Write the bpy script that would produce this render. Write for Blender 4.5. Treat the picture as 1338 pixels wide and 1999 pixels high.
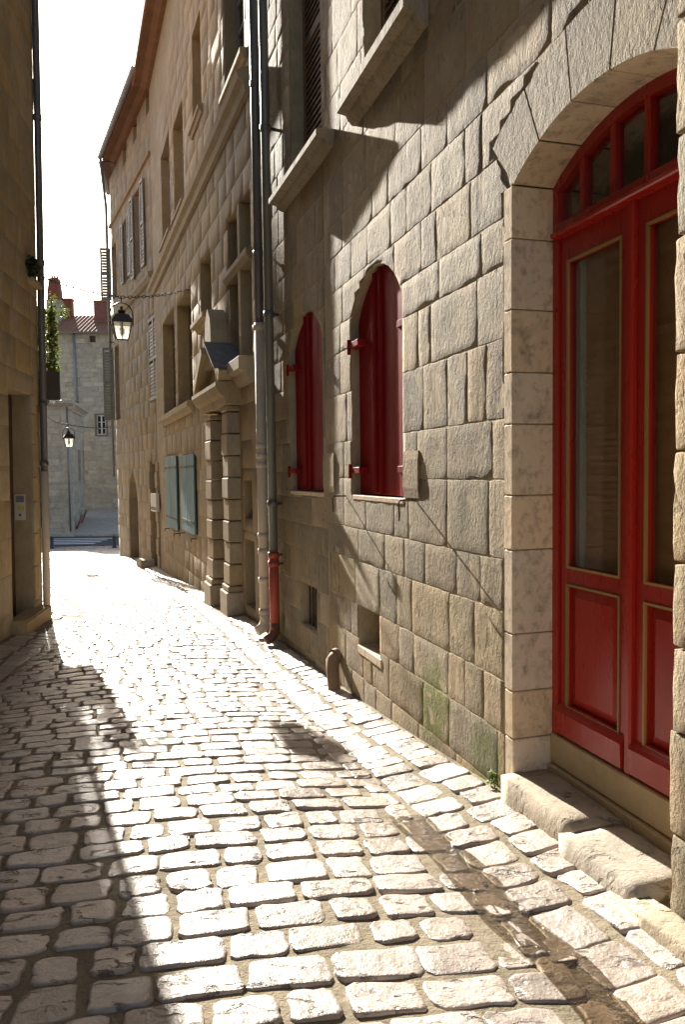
import bpy, bmesh, math, random
import numpy as np
from math import radians, sin, cos, tan, pi, sqrt, atan2, floor
from mathutils import Vector, Matrix, noise

scene = bpy.context.scene
for o in list(bpy.data.objects):
    bpy.data.objects.remove(o, do_unlink=True)
COL = scene.collection

# ------------------------------------------------------------------ camera
F_PX, CX, CY = 1525.0, 669.0, 999.5            # focal length and centre in photograph pixels
CAM_ROT = Matrix.Rotation(radians(90 - 2.9), 3, 'X') @ Matrix.Rotation(radians(-0.7), 3, 'Z')
cam_d = bpy.data.cameras.new('camera')
cam_d.sensor_fit = 'VERTICAL'; cam_d.sensor_height = 24.0
cam_d.lens = 24.0 * F_PX / 1999.0
cam_d.clip_start = 0.05; cam_d.clip_end = 2000
cam = bpy.data.objects.new('camera', cam_d); COL.objects.link(cam)
cam.matrix_world = CAM_ROT.to_4x4()
scene.camera = cam

# ------------------------------------------------------------------ sky, sun, exposure
SUN_AZ, SUN_EL = radians(22.3), radians(24.9)   # azimuth to the left of +Y
world = bpy.data.worlds.new('World'); scene.world = world; world.use_nodes = True
wn = world.node_tree.nodes; wl = world.node_tree.links
bg = wn['Background']; sky = wn.new('ShaderNodeTexSky'); sky.sky_type = 'NISHITA'
sky.sun_disc = False; sky.sun_elevation = SUN_EL; sky.sun_rotation = -SUN_AZ
sky.air_density = 1.0; sky.dust_density = 2.2; sky.ozone_density = 1.0
wl.new(sky.outputs[0], bg.inputs[0]); bg.inputs[1].default_value = 0.07
sun_d = bpy.data.lights.new('sun', 'SUN'); sun_d.energy = 5.0; sun_d.angle = radians(0.53)
sun_d.color = (1.0, 0.93, 0.82)
sun = bpy.data.objects.new('sun', sun_d); COL.objects.link(sun)
SUN_DIR = Vector((-sin(SUN_AZ) * cos(SUN_EL), cos(SUN_AZ) * cos(SUN_EL), sin(SUN_EL)))
sun.rotation_euler = SUN_DIR.to_track_quat('Z', 'Y').to_euler()
sun.location = SUN_DIR * 60
scene.view_settings.view_transform = 'Standard'
scene.view_settings.look = 'None'
scene.view_settings.gamma = 1.0
scene.view_settings.use_curve_mapping = False
scene.view_settings.exposure = 1.75
scene.cycles.max_bounces = 8; scene.cycles.diffuse_bounces = 6; scene.cycles.transparent_max_bounces = 12
scene.cycles.sample_clamp_indirect = 6.0

RNG = random.Random(7)
def ray(px, py):
    return CAM_ROT @ Vector(((px - CX) / F_PX, -(py - CY) / F_PX, -1.0))
def project(p):
    q = CAM_ROT.transposed() @ Vector(p)
    if q.z > -0.05: return None
    return (CX + F_PX * q.x / -q.z, CY - F_PX * q.y / -q.z)
def lerp(a, b, k): return a + (b - a) * k

# ------------------------------------------------------------------ materials
MATS = {}
def new_mat(name):
    m = bpy.data.materials.new(name); m.use_nodes = True
    nt = m.node_tree; b = nt.nodes['Principled BSDF']
    MATS[name] = m
    return m, nt, b
class NT:
    def __init__(s, nt): s.nt = nt
    def n(s, kind, **kw):
        nd = s.nt.nodes.new(kind)
        for k, v in kw.items(): setattr(nd, k, v)
        return nd
    def link(s, a, b): s.nt.links.new(a, b)
    def math(s, op, a, b=None, c=None, clamp=False):
        nd = s.n('ShaderNodeMath', operation=op); nd.use_clamp = clamp
        for i, v in enumerate((a, b, c)):
            if v is None: continue
            if isinstance(v, (int, float)): nd.inputs[i].default_value = v
            else: s.link(v, nd.inputs[i])
        return nd.outputs[0]
    def mix(s, fac, a, b, mode='MIX'):
        nd = s.n('ShaderNodeMix', data_type='RGBA', blend_type=mode)
        for i, v in ((0, fac), (6, a), (7, b)):
            if isinstance(v, (int, float)): nd.inputs[i].default_value = v
            elif isinstance(v, tuple): nd.inputs[i].default_value = v + (1.0,) if len(v) == 3 else v
            else: s.link(v, nd.inputs[i])
        return nd.outputs[2]
    def noise(s, vec, scale, detail=4, rough=0.55, dist=0.0):
        nd = s.n('ShaderNodeTexNoise'); nd.inputs['Scale'].default_value = scale
        nd.inputs['Detail'].default_value = detail; nd.inputs['Roughness'].default_value = rough
        nd.inputs['Distortion'].default_value = dist
        if vec is not None: s.link(vec, nd.inputs['Vector'])
        return nd.outputs[0]
    def ramp(s, val, lo, hi, a=0.0, b=1.0):
        nd = s.n('ShaderNodeMapRange'); nd.clamp = True
        s.link(val, nd.inputs[0])
        for i, v in enumerate((lo, hi, a, b)): nd.inputs[i + 1].default_value = v
        return nd.outputs[0]
    def pos(s, scale=(1, 1, 1), rand=True):
        g = s.n('ShaderNodeNewGeometry'); oi = s.n('ShaderNodeObjectInfo')
        r = s.math('FRACT', s.math('ADD', g.outputs['Random Per Island'], oi.outputs['Random']))
        mp = s.n('ShaderNodeVectorMath', operation='MULTIPLY'); mp.inputs[1].default_value = scale
        if rand:
            cb = s.n('ShaderNodeCombineXYZ')
            s.link(s.math('MULTIPLY', r, 37.0), cb.inputs[0]); s.link(s.math('MULTIPLY', r, 91.0), cb.inputs[2])
            ad = s.n('ShaderNodeVectorMath', operation='ADD')
            s.link(g.outputs['Position'], ad.inputs[0]); s.link(cb.outputs[0], ad.inputs[1]); s.link(ad.outputs[0], mp.inputs[0])
        else: s.link(g.outputs['Position'], mp.inputs[0])
        return mp.outputs[0], r, g.outputs['Position']
    def bump(s, h, dist, strength=1.0, prev=None):
        nd = s.n('ShaderNodeBump'); nd.inputs['Distance'].default_value = dist; nd.inputs['Strength'].default_value = strength
        s.link(h, nd.inputs['Height'])
        if prev is not None: s.link(prev, nd.inputs['Normal'])
        return nd.outputs[0]

def stone_mat(name, c1, c2, dark=(0.10, 0.085, 0.06), dark_amt=0.45, stretch=(1, 1, .35), fine=48, fd=.006, coarse=9, cd=.012,
              rough=.85, vary=.22, dlo=.50, moss=None, pits=0.0, spec=.3, dark_scale=1.6, rust=0.0):
    m, nt, b = new_mat(name); N = NT(nt)
    v, r, wp = N.pos(); vs, _, _ = N.pos(stretch)
    n1 = N.noise(v, 3.2, 6, .6); n2 = N.noise(wp, dark_scale, 7, .66, .4); n3 = N.noise(vs, 22, 4, .65)
    c = N.mix(N.ramp(n1, .32, .68), c1, c2)
    c = N.mix(N.ramp(n2, dlo, .5 * dlo + .53, 0, dark_amt), c, dark)
    c = N.mix(N.ramp(n3, .50, .75, 0, dark_amt * .8), c, dark)
    if rust:
        c = N.mix(N.ramp(N.noise(v, 1.1, 4, .6), .5, .7, 0, rust), c, (.42, .24, .12))
    if moss:
        tot = None
        mn = N.noise(wp, 11, 5, .7)
        for (p, rad) in moss:
            dn = N.n('ShaderNodeVectorMath', operation='DISTANCE'); N.link(wp, dn.inputs[0]); dn.inputs[1].default_value = p
            k = N.math('SUBTRACT', N.ramp(dn.outputs['Value'], rad * .1, rad, 1.0, 0.0), N.math('SUBTRACT', mn, .42))
            k = N.ramp(k, .25, .62)
            tot = k if tot is None else N.math('MAXIMUM', tot, k)
        c = N.mix(N.math('MULTIPLY', tot, .75), c, (.13, .15, .03))
    val = N.math('ADD', N.math('MULTIPLY', r, 2 * vary), 1 - vary)
    hs = N.n('ShaderNodeHueSaturation'); N.link(c, hs.inputs['Color']); N.link(val, hs.inputs['Value'])
    N.link(N.math('ADD', N.math('MULTIPLY', N.math('FRACT', N.math('MULTIPLY', r, 7.31)), .35), .85), hs.inputs['Saturation'])
    N.link(hs.outputs[0], b.inputs['Base Color'])
    b.inputs['Roughness'].default_value = rough; b.inputs['Specular IOR Level'].default_value = spec
    nb = N.bump(N.noise(vs, coarse, 5, .6), cd)
    nb = N.bump(N.noise(vs, fine, 4, .7), fd, 1.0, nb)
    if pits:
        sv, _, _ = N.pos((1, 1.9, 1))
        pk = N.ramp(N.noise(sv, 12, 5, .6, .5), .35, .44, 0, 1)
        gate = N.ramp(N.noise(v, 5, 2, .5), .45, .55, 1, 0)
        pk = N.math('MAXIMUM', pk, gate)
        nb = N.bump(pk, pits, 1.0, nb)
        cp_ = N.mix(N.ramp(pk, .0, .7, .7, 0), hs.outputs[0], dark); N.link(cp_, b.inputs['Base Color'])
    N.link(nb, b.inputs['Normal'])
    return m
def paint_mat(name, col, rough=.35, wear=(.05, .03, .02), wear_amt=.25, bump=.0015, scale=9, stretch=(1, 1, .2), metal=0.0, spec=.5):
    m, nt, b = new_mat(name); N = NT(nt)
    v, r, wp = N.pos(stretch)
    n = N.noise(v, scale, 6, .65)
    c = N.mix(N.ramp(n, .50, .8, 0, wear_amt), col, wear)
    val = N.math('ADD', N.math('MULTIPLY', r, .2), .9)
    hs = N.n('ShaderNodeHueSaturation'); N.link(c, hs.inputs['Color']); N.link(val, hs.inputs['Value'])
    N.link(hs.outputs[0], b.inputs['Base Color'])
    N.link(N.ramp(n, .3, .8, rough * .8, min(1, rough * 1.5)), b.inputs['Roughness'])
    b.inputs['Metallic'].default_value = metal; b.inputs['Specular IOR Level'].default_value = spec
    N.link(N.bump(N.noise(v, scale * 5, 4, .6), bump), b.inputs['Normal'])
    return m

COBBLE_COL = ((.44, .375, .32), (.33, .275, .23))
stone_mat('cobble', *COBBLE_COL, dark=(.13, .10, .075), dark_amt=.30, stretch=(1, 1, 1), fine=70, fd=.003, coarse=16, cd=.010,
          rough=.38, vary=.22, pits=.014, spec=.6, dark_scale=.9)
stone_mat('mortar', (.20, .165, .115), (.27, .23, .165), dark=(.08, .075, .045), dark_amt=.6, stretch=(1, 1, 1), fine=110, fd=.006, coarse=25, cd=.012, rough=.9, vary=.02, dark_scale=2.4)
stone_mat('plaster_mortar', (.44, .37, .255), (.35, .29, .195), fine=90, fd=.004, coarse=14, cd=.01, vary=.02)
stone_mat('far_stone', (.42, .375, .30), (.33, .295, .235), dark_amt=.45, fine=20, fd=.004, coarse=5, cd=.012, vary=.14)
stone_mat('portal_stone', (.40, .325, .217), (.325, .262, .173), dark_amt=.4, fine=50, fd=.003, coarse=8, cd=.006, vary=.12)
stone_mat('house_stone', (.35, .283, .187), (.28, .225, .147), dark_amt=.42, fine=55, fd=.004, coarse=8, cd=.006, vary=.12, rust=.18)
stone_mat('left_stone', (.48, .385, .245), (.39, .31, .19), dark_amt=.35, fine=55, fd=.003, coarse=7, cd=.007, vary=.13, rust=.2)
stone_mat('jamb_stone', (.74, .61, .45), (.64, .52, .38), dark=(.10, .075, .05), dark_amt=.75, stretch=(1, 1, .8), fine=60, fd=.002, coarse=8, cd=.003, vary=.10, dark_scale=6.5, dlo=.55)
stone_mat('step_stone', (.46, .40, .31), (.37, .315, .24), dark_amt=.45, stretch=(1, 1, 1), fine=70, fd=.003, coarse=16, cd=.006, vary=.08, pits=.006)
stone_mat('slab_stone', (.34, .28, .19), (.27, .22, .145), dark=(.07, .08, .03), dark_amt=.75, fine=50, fd=.003, coarse=9, cd=.006, vary=.1)
stone_mat('tile', (.36, .17, .10), (.27, .12, .075), dark=(.13, .08, .055), dark_amt=.5, stretch=(1, 1, 1), fine=30, fd=.004, vary=.3)
stone_mat('chimney_brick', (.25, .10, .075), (.19, .075, .058), dark_amt=.3, stretch=(1, 1, 3), fine=14, fd=.01, vary=.1)
stone_mat('asphalt', (.055, .056, .06), (.045, .045, .05), dark_amt=.2, stretch=(1, 1, 1), fine=60, fd=.003, vary=.01)
stone_mat('eave_wood', (.20, .12, .075), (.14, .085, .055), dark_amt=.5, stretch=(1, 1, 1), fine=20, fd=.01, coarse=5, cd=.02, vary=.2)
paint_mat('red_paint', (.34, .018, .011), rough=.28, wear=(.14, .008, .008), wear_amt=.35, bump=.001)
paint_mat('red_shutter', (.22, .010, .011), spec=.08, rough=.6, wear=(.12, .01, .012), wear_amt=.45, bump=.002)
paint_mat('gold_trim', (.34, .22, .08), rough=.45, wear=(.12, .07, .03), wear_amt=.4)
paint_mat('blue_paint', (.07, .19, .25), rough=.6, wear=(.07, .10, .11), wear_amt=.5, bump=.002)
paint_mat('grey_shutter', (.25, .245, .225), rough=.6, wear=(.18, .16, .13), wear_amt=.5)
paint_mat('brown_shutter', (.16, .11, .07), rough=.7, wear=(.07, .05, .03), wear_amt=.5)
paint_mat('green_grey_shutter', (.20, .22, .19), rough=.65, wear=(.10, .11, .09), wear_amt=.4)
paint_mat('white_frame', (.55, .52, .47), rough=.6, wear=(.3, .27, .22), wear_amt=.4)
paint_mat('threshold', (.42, .32, .19), rough=.6, wear=(.25, .18, .1), wear_amt=.5, bump=.002, stretch=(1, 1, 1))
paint_mat('dark_zinc', (.15, .155, .165), rough=.38, wear=(.04, .045, .045), wear_amt=.5, metal=.35)
paint_mat('green_zinc', (.16, .175, .155), rough=.42, wear=(.06, .065, .055), wear_amt=.5, metal=.3)
paint_mat('blue_zinc', (.20, .22, .26), rough=.5, wear=(.10, .11, .13), wear_amt=.4)
paint_mat('beige_pipe', (.60, .54, .42), rough=.55, wear=(.28, .23, .16), wear_amt=.5)
paint_mat('red_pipe', (.36, .065, .035), rough=.5, wear=(.20, .05, .03), wear_amt=.5)
paint_mat('iron', (.035, .032, .03), rough=.6, wear=(.09, .05, .03), wear_amt=.5)
paint_mat('rust_iron', (.12, .06, .035), rough=.8, wear=(.05, .03, .02), wear_amt=.6)
paint_mat('lantern_black', (.018, .018, .017), rough=.4, wear=(.05, .045, .04), wear_amt=.3)
paint_mat('slate', (.11, .115, .125), rough=.55, wear=(.06, .06, .065), wear_amt=.6, stretch=(1, 1, 1))
paint_mat('wood_slat', (.24, .13, .065), rough=.55, wear=(.13, .07, .035), wear_amt=.5)
paint_mat('dark_wood', (.07, .045, .03), rough=.7, wear=(.03, .02, .015), wear_amt=.5)
paint_mat('board_wood', (.38, .21, .09), rough=.7, wear=(.2, .1, .05), wear_amt=.5)
paint_mat('curtain', (.36, .38, .36), rough=.9, wear=(.25, .26, .25), wear_amt=.4, stretch=(6, 6, .3))
paint_mat('white_plate', (.62, .62, .58), rough=.5, wear=(.45, .43, .38), wear_amt=.4)
paint_mat('yellow_print', (.55, .47, .08), rough=.6)
paint_mat('grey_print', (.18, .18, .18), rough=.6)
paint_mat('pink_board', (.42, .22, .22), rough=.6, wear=(.5, .45, .42), wear_amt=.6, stretch=(3, 3, 3))
paint_mat('bollard_paint', (.03, .035, .05), rough=.5)
paint_mat('road_paint', (.60, .60, .57), rough=.7, wear=(.25, .25, .25), wear_amt=.5, stretch=(1, 1, 1))
paint_mat('clay', (.26, .17, .10), rough=.85, wear=(.12, .08, .05), wear_amt=.6)
def leaf_mat(name, a, b2, trans=.35):
    m, nt, b = new_mat(name); N = NT(nt)
    v, r, wp = N.pos()
    c = N.mix(r, a, b2); N.link(c, b.inputs['Base Color']); b.inputs['Roughness'].default_value = .5
    tr = N.n('ShaderNodeBsdfTranslucent'); N.link(c, tr.inputs[0])
    mx = N.n('ShaderNodeMixShader'); mx.inputs[0].default_value = trans
    N.link(b.outputs[0], mx.inputs[1]); N.link(tr.outputs[0], mx.inputs[2])
    N.link(mx.outputs[0], nt.nodes['Material Output'].inputs[0])
leaf_mat('leaf_green', (.10, .16, .03), (.16, .20, .05), .5)
leaf_mat('leaf_dark', (.03, .05, .02), (.06, .08, .03), .25)
def glass_mat():
    m, nt, b = new_mat('window_glass'); N = NT(nt)
    b.inputs['Base Color'].default_value = (.9, .93, .92, 1); b.inputs['Roughness'].default_value = .03
    v, r, wp = N.pos()
    tr = N.n('ShaderNodeBsdfTransparent'); tr.inputs[0].default_value = (.93, .94, .92, 1)
    gl = N.n('ShaderNodeBsdfGlossy'); gl.inputs['Roughness'].default_value = .03; gl.inputs[0].default_value = (.9, .9, .9, 1)
    lw = N.n('ShaderNodeLayerWeight'); lw.inputs[0].default_value = .5
    nb = N.bump(N.noise(v, 3, 2, .5), .003); N.link(nb, gl.inputs['Normal'])
    fz = N.math('ADD', N.math('MULTIPLY', N.math('POWER', lw.outputs['Facing'], 5.0), .9), .05)
    mx = N.n('ShaderNodeMixShader'); N.link(fz, mx.inputs[0])
    N.link(tr.outputs[0], mx.inputs[1]); N.link(gl.outputs[0], mx.inputs[2])
    N.link(mx.outputs[0], nt.nodes['Material Output'].inputs[0])
    m, nt, b = new_mat('dark_pane'); N = NT(nt)
    b.inputs['Base Color'].default_value = (.022, .024, .024, 1); b.inputs['Roughness'].default_value = .08
    v, r, wp = N.pos(); N.link(N.bump(N.noise(v, 2.5, 2, .5), .004), b.inputs['Normal'])
    m, nt, b = new_mat('frosted_pane'); N = NT(nt)
    tl = N.n('ShaderNodeBsdfTranslucent'); tl.inputs[0].default_value = (.88, .86, .78, 1)
    df = N.n('ShaderNodeBsdfDiffuse'); df.inputs[0].default_value = (.75, .74, .68, 1)
    tp = N.n('ShaderNodeBsdfTransparent'); tp.inputs[0].default_value = (.95, .94, .9, 1)
    mx = N.n('ShaderNodeMixShader'); mx.inputs[0].default_value = .2
    N.link(tl.outputs[0], mx.inputs[1]); N.link(df.outputs[0], mx.inputs[2])
    m2 = N.n('ShaderNodeMixShader'); m2.inputs[0].default_value = .42
    N.link(mx.outputs[0], m2.inputs[1]); N.link(tp.outputs[0], m2.inputs[2])
    N.link(m2.outputs[0], nt.nodes['Material Output'].inputs[0])
    m, nt, b = new_mat('water'); N = NT(nt)
    tp = N.n('ShaderNodeBsdfTransparent'); tp.inputs[0].default_value = (.55, .50, .42, 1)
    gl = N.n('ShaderNodeBsdfGlossy'); gl.inputs['Roughness'].default_value = .06
    v, r, wp = N.pos(rand=False); nb = N.bump(N.noise(v, 38, 4, .6), .012); N.link(nb, gl.inputs['Normal'])
    lw = N.n('ShaderNodeLayerWeight'); lw.inputs[0].default_value = .5; N.link(nb, lw.inputs['Normal'])
    mx = N.n('ShaderNodeMixShader'); N.link(N.math('ADD', N.math('MULTIPLY', N.math('POWER', lw.outputs['Facing'], 4.0), .9), .04), mx.inputs[0])
    N.link(tp.outputs[0], mx.inputs[1]); N.link(gl.outputs[0], mx.inputs[2])
    N.link(mx.outputs[0], nt.nodes['Material Output'].inputs[0])
glass_mat()

# ------------------------------------------------------------------ objects, frames, mesh builder
WM = {}
IDM = Matrix.Identity(4)
def link_obj(name, data, parent, frame):
    o = bpy.data.objects.new(name, data); COL.objects.link(o)
    WM[o.name] = frame.copy()
    if parent is not None:
        o.parent = parent; o.matrix_basis = WM[parent.name].inverted() @ frame
    else: o.matrix_basis = frame
    return o
def tag(o, label=None, cat=None, group=None, kind=None):
    if label: o['label'] = label
    if cat: o['category'] = cat
    if group: o['group'] = group
    if kind: o['kind'] = kind
    return o
def empty(name, frame, label, cat, group=None):
    return tag(link_obj(name, None, None, frame), label, cat, group)
def T(x, y, z): return Matrix.Translation((x, y, z))

class MB:
    def __init__(s): s.v = []; s.f = []
    def add(s, vs, fs):
        k = len(s.v); s.v += [tuple(p) for p in vs]; s.f += [tuple(i + k for i in f) for f in fs]; return s
    def box(s, x0, x1, y0, y1, z0, z1, b=0.0):
        x0, x1 = min(x0, x1), max(x0, x1); y0, y1 = min(y0, y1), max(y0, y1); z0, z1 = min(z0, z1), max(z0, z1)
        if b <= 0:
            vs = [(x, y, z) for z in (z0, z1) for y in (y0, y1) for x in (x0, x1)]
            return s.add(vs, [(0, 2, 3, 1), (4, 5, 7, 6), (0, 1, 5, 4), (2, 6, 7, 3), (0, 4, 6, 2), (1, 3, 7, 5)])
        b = min(b, (x1 - x0) * .45, (y1 - y0) * .45, (z1 - z0) * .45)
        bm = bmesh.new(); bmesh.ops.create_cube(bm, size=1)
        for v in bm.verts:
            v.co = ((x0 + x1) / 2 + v.co.x * (x1 - x0), (y0 + y1) / 2 + v.co.y * (y1 - y0), (z0 + z1) / 2 + v.co.z * (z1 - z0))
        bmesh.ops.bevel(bm, geom=bm.edges[:], offset=b, segments=1, affect='EDGES', profile=.5)
        bm.verts.index_update()
        s.add([v.co[:] for v in bm.verts], [[v.index for v in f.verts] for f in bm.faces]); bm.free()
        return s
    def prism(s, poly, y0, y1):                     # polygon in (x, z), extruded along y
        n = len(poly)
        a = sum(poly[i][0] * poly[(i + 1) % n][1] - poly[(i + 1) % n][0] * poly[i][1] for i in range(n))
        if a < 0: poly = poly[::-1]
        y0, y1 = min(y0, y1), max(y0, y1)
        vs = [(x, y0, z) for x, z in poly] + [(x, y1, z) for x, z in poly]
        fs = [tuple(range(n)), tuple(range(2 * n - 1, n - 1, -1))]
        fs += [(i, i + n, (i + 1) % n + n, (i + 1) % n) for i in range(n)]
        return s.add(vs, fs)
    def extrude(s, poly, x0, x1):                   # polygon in (y, z), extruded along x
        n = len(poly)
        a = sum(poly[i][0] * poly[(i + 1) % n][1] - poly[(i + 1) % n][0] * poly[i][1] for i in range(n))
        if a < 0: poly = poly[::-1]
        x0, x1 = min(x0, x1), max(x0, x1)
        vs = [(x0, y, z) for y, z in poly] + [(x1, y, z) for y, z in poly]
        fs = [tuple(range(n - 1, -1, -1)), tuple(range(n, 2 * n))]
        fs += [(i, (i + 1) % n, (i + 1) % n + n, i + n) for i in range(n)]
        return s.add(vs, fs)
    def tube(s, path, r, seg=10, caps=True):
        path = [Vector(p) for p in path]; n = len(path); rings = []
        up = None
        for i, p in enumerate(path):
            d = (path[min(i + 1, n - 1)] - path[max(i - 1, 0)]).normalized()
            if up is None: up = d.orthogonal().normalized()
            up = (up - d * up.dot(d)).normalized(); w = d.cross(up)
            rr = r[i] if isinstance(r, (list, tuple)) else r
            rings.append([p + (up * cos(2 * pi * k / seg) + w * sin(2 * pi * k / seg)) * rr for k in range(seg)])
        vs = [q for rg in rings for q in rg]; fs = []
        for i in range(n - 1):
            for k in range(seg):
                a, b = i * seg + k, i * seg + (k + 1) % seg
                fs.append((a, b, b + seg, a + seg))
        if caps:
            fs.append(tuple(range(seg - 1, -1, -1))); fs.append(tuple(range((n - 1) * seg, n * seg)))
        return s.add(vs, fs)
    def lathe(s, prof, seg=12, c=(0, 0, 0), rot=0.0):
        vs = []; fs = []; n = len(prof)
        for (r, z) in prof:
            for k in range(seg):
                a = 2 * pi * k / seg + rot; vs.append((c[0] + r * cos(a), c[1] + r * sin(a), c[2] + z))
        for i in range(n - 1):
            for k in range(seg):
                a, b = i * seg + k, i * seg + (k + 1) % seg
                fs.append((a, b, b + seg, a + seg))
        fs.append(tuple(range(seg - 1, -1, -1))); fs.append(tuple(range((n - 1) * seg, n * seg)))
        return s.add(vs, fs)
    def mesh(s, name, mat, smooth=False):
        me = bpy.data.meshes.new(name); me.from_pydata(s.v, [], s.f); me.update()
        if mat: me.materials.append(MATS[mat])
        if smooth: me.polygons.foreach_set('use_smooth', [True] * len(me.polygons))
        return me
    def build(s, name, mat, parent=None, frame=IDM, smooth=False):
        return link_obj(name, s.mesh(name, mat, smooth), parent, frame)

class Wall:
    """A vertical facade: local x runs along it, local y out towards the street, z up."""
    def __init__(s, o, ang, left=False, lean=0.0):
        a = radians(ang); d = Vector((-sin(a), cos(a), 0)); n = Vector((-cos(a), -sin(a), 0))
        if left: d = -d; n = -n
        z = Vector((0, 0, 1))
        s.M = Matrix((( d.x, n.x, z.x, o[0]), (d.y, n.y, z.y, o[1]), (d.z, n.z, z.z, 0.0), (0, 0, 0, 1)))
        if lean: s.M = s.M @ T(0, 0, -1.7) @ Matrix.Rotation(-lean, 4, 'X') @ T(0, 0, 1.7)
        s.I = s.M.inverted()
    def hit(s, px, py, out=0.0):
        o = s.I @ Vector((0, 0, 0)); d = s.I.to_3x3() @ ray(px, py)
        k = (out - o.y) / d.y
        p = o + d * k
        return p.x, p.z
    def t(s, px, py=950, out=0.0): return s.hit(px, py, out)[0]
    def z(s, px, py, out=0.0): return s.hit(px, py, out)[1]
    def P(s, t, out, z): return s.M @ Vector((t, out, z))

def w_at(w, px, py): return (w.P(w.hit(px, py)[0], 0, 0))[:2]
A = Wall((0.780, 3.549), 16.5)                       # facade with the red door
TA = A.t(640, 1000)
B0 = Wall(w_at(A, 640, 1000), 18.3); TB0 = B0.t(515, 1235)
B = Wall(w_at(B0, 515, 1235), 19.2); TB = B.t(312, 1118)
C = Wall(w_at(B, 312, 1118), 25.0); TC = C.t(232, 1087)
L1 = Wall((-3.95, 10.20), 7.5, left=True, lean=radians(0.7))
L2 = Wall((-4.12, 10.30), 25.0, left=True)
def pt2(w, t): p = w.P(t, 0, 0); return (p.x, p.y)
RLINE = [pt2(A, -12), pt2(B0, 0), pt2(B, 0), pt2(C, 0), pt2(C, TC)]
LLINE = [pt2(L1, 19), pt2(L1, 0), pt2(L2, -16)]

# ------------------------------------------------------------------ ground heights
ZY = [-60, 0, 1.9, 3.6, 4.5, 5.7, 6.5, 7.9, 9.5, 11.1, 14.0, 17.5, 23.4, 28, 42, 49.5, 52.5, 58, 75, 400]
ZZ = [-1.3, -1.30, -1.40, -1.50, -1.585, -1.68, -1.725, -1.755, -1.79, -1.85, -2.02, -2.26, -2.47, -2.86, -3.92, -3.90, -3.60, -3.10, -2.6, -2.6]
def seg_dist(x, y, line, sign):
    best = np.full(np.shape(x), 1e9)
    for (x0, y0), (x1, y1) in zip(line, line[1:]):
        dx, dy = x1 - x0, y1 - y0; L = sqrt(dx * dx + dy * dy); dx /= L; dy /= L
        t = np.clip((x - x0) * dx + (y - y0) * dy, 0, L)
        d = np.hypot(x - x0 - t * dx, y - y0 - t * dy)
        side = sign * ((x - x0) * -dy + (y - y0) * dx)
        d = np.where(side < 0, -d, d)
        best = np.where(np.abs(d) < np.abs(best), d, best)
    return best
GUT = 0.46
def ground_np(x, y):
    z = np.interp(y, ZY, ZZ)
    fade = np.clip((25.0 - y) / 4.0, 0, 1)
    for line, sg in ((RLINE, 1), (LLINE, -1)):
        d = np.clip(seg_dist(x, y, line, sg), 0, 3)
        prof = np.interp(d, [0, GUT - .05, GUT + .05, 1.0, 1.5, 3.0], [0.0, -.055, -.055, -.02, -.005, -.005])
        z = z + prof * fade
    return z
def ground(x, y): return float(ground_np(np.array([float(x)]), np.array([float(y)]))[0])
def dR(x, y): return float(seg_dist(np.array([float(x)]), np.array([float(y)]), RLINE, 1)[0])
def dL(x, y): return float(seg_dist(np.array([float(x)]), np.array([float(y)]), LLINE, -1)[0])

# ------------------------------------------------------------------ street bed, road and square
def sheet(name, xs, ys, off, mat, dz=0.0):
    X, Y = np.meshgrid(xs, ys); Z = ground_np(X.ravel(), Y.ravel()) + off
    nx, ny = len(xs), len(ys)
    vs = np.stack([X.ravel(), Y.ravel(), Z], 1)
    if dz:
        vs[:, 2] += [dz * noise.noise((p[0] * 6, p[1] * 6, 3.3)) for p in vs]
    m = MB(); m.v = [tuple(p) for p in vs]
    m.f = [(j * nx + i, j * nx + i + 1, (j + 1) * nx + i + 1, (j + 1) * nx + i) for j in range(ny - 1) for i in range(nx - 1)]
    return m.build(name, mat, None, IDM, True)
xs = np.concatenate([np.linspace(-300, -32, 8), np.linspace(-30, -10.3, 26), np.arange(-10, 4.01, .1), np.linspace(5, 300, 9)])
ys = np.concatenate([np.linspace(-60, -2, 8), np.arange(-1, 14, .1), np.arange(14, 30, .4), np.linspace(30, 80, 60), np.linspace(90, 400, 8)])
street = tag(sheet('street', xs, ys, -0.012, 'mortar', .006), kind='structure')
road = tag(sheet('road', np.linspace(-60, 10, 60), np.linspace(43.4, 49.6, 8), .02, 'asphalt'), kind='structure')
square = tag(sheet('square_pavement', np.linspace(-60, 10, 60), np.linspace(50.0, 100, 40), .03, 'far_stone'), kind='structure')
kerb = MB()
for i in range(60):
    x0 = -58 + i * 1.0; z = ground(x0, 49.75)
    kerb.box(x0 + .01, x0 + .99, 49.62, 49.95, z - .1, z + .14, .02)
tag(kerb.build('kerb', 'far_stone'), kind='structure')
for k in range(4):
    m = MB(); y0 = 44.3 + k * 1.15; z0, z1 = ground(-15, y0) + .03, ground(-15, y0 + .5) + .03
    m.add([(-20, y0, z0), (-14.2 - .0 * k, y0, z0), (-14.2, y0 + .5, z1), (-20, y0 + .5, z1)], [(0, 1, 2, 3)])
    tag(m.build('zebra_stripe', 'road_paint'), kind='structure')

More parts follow.
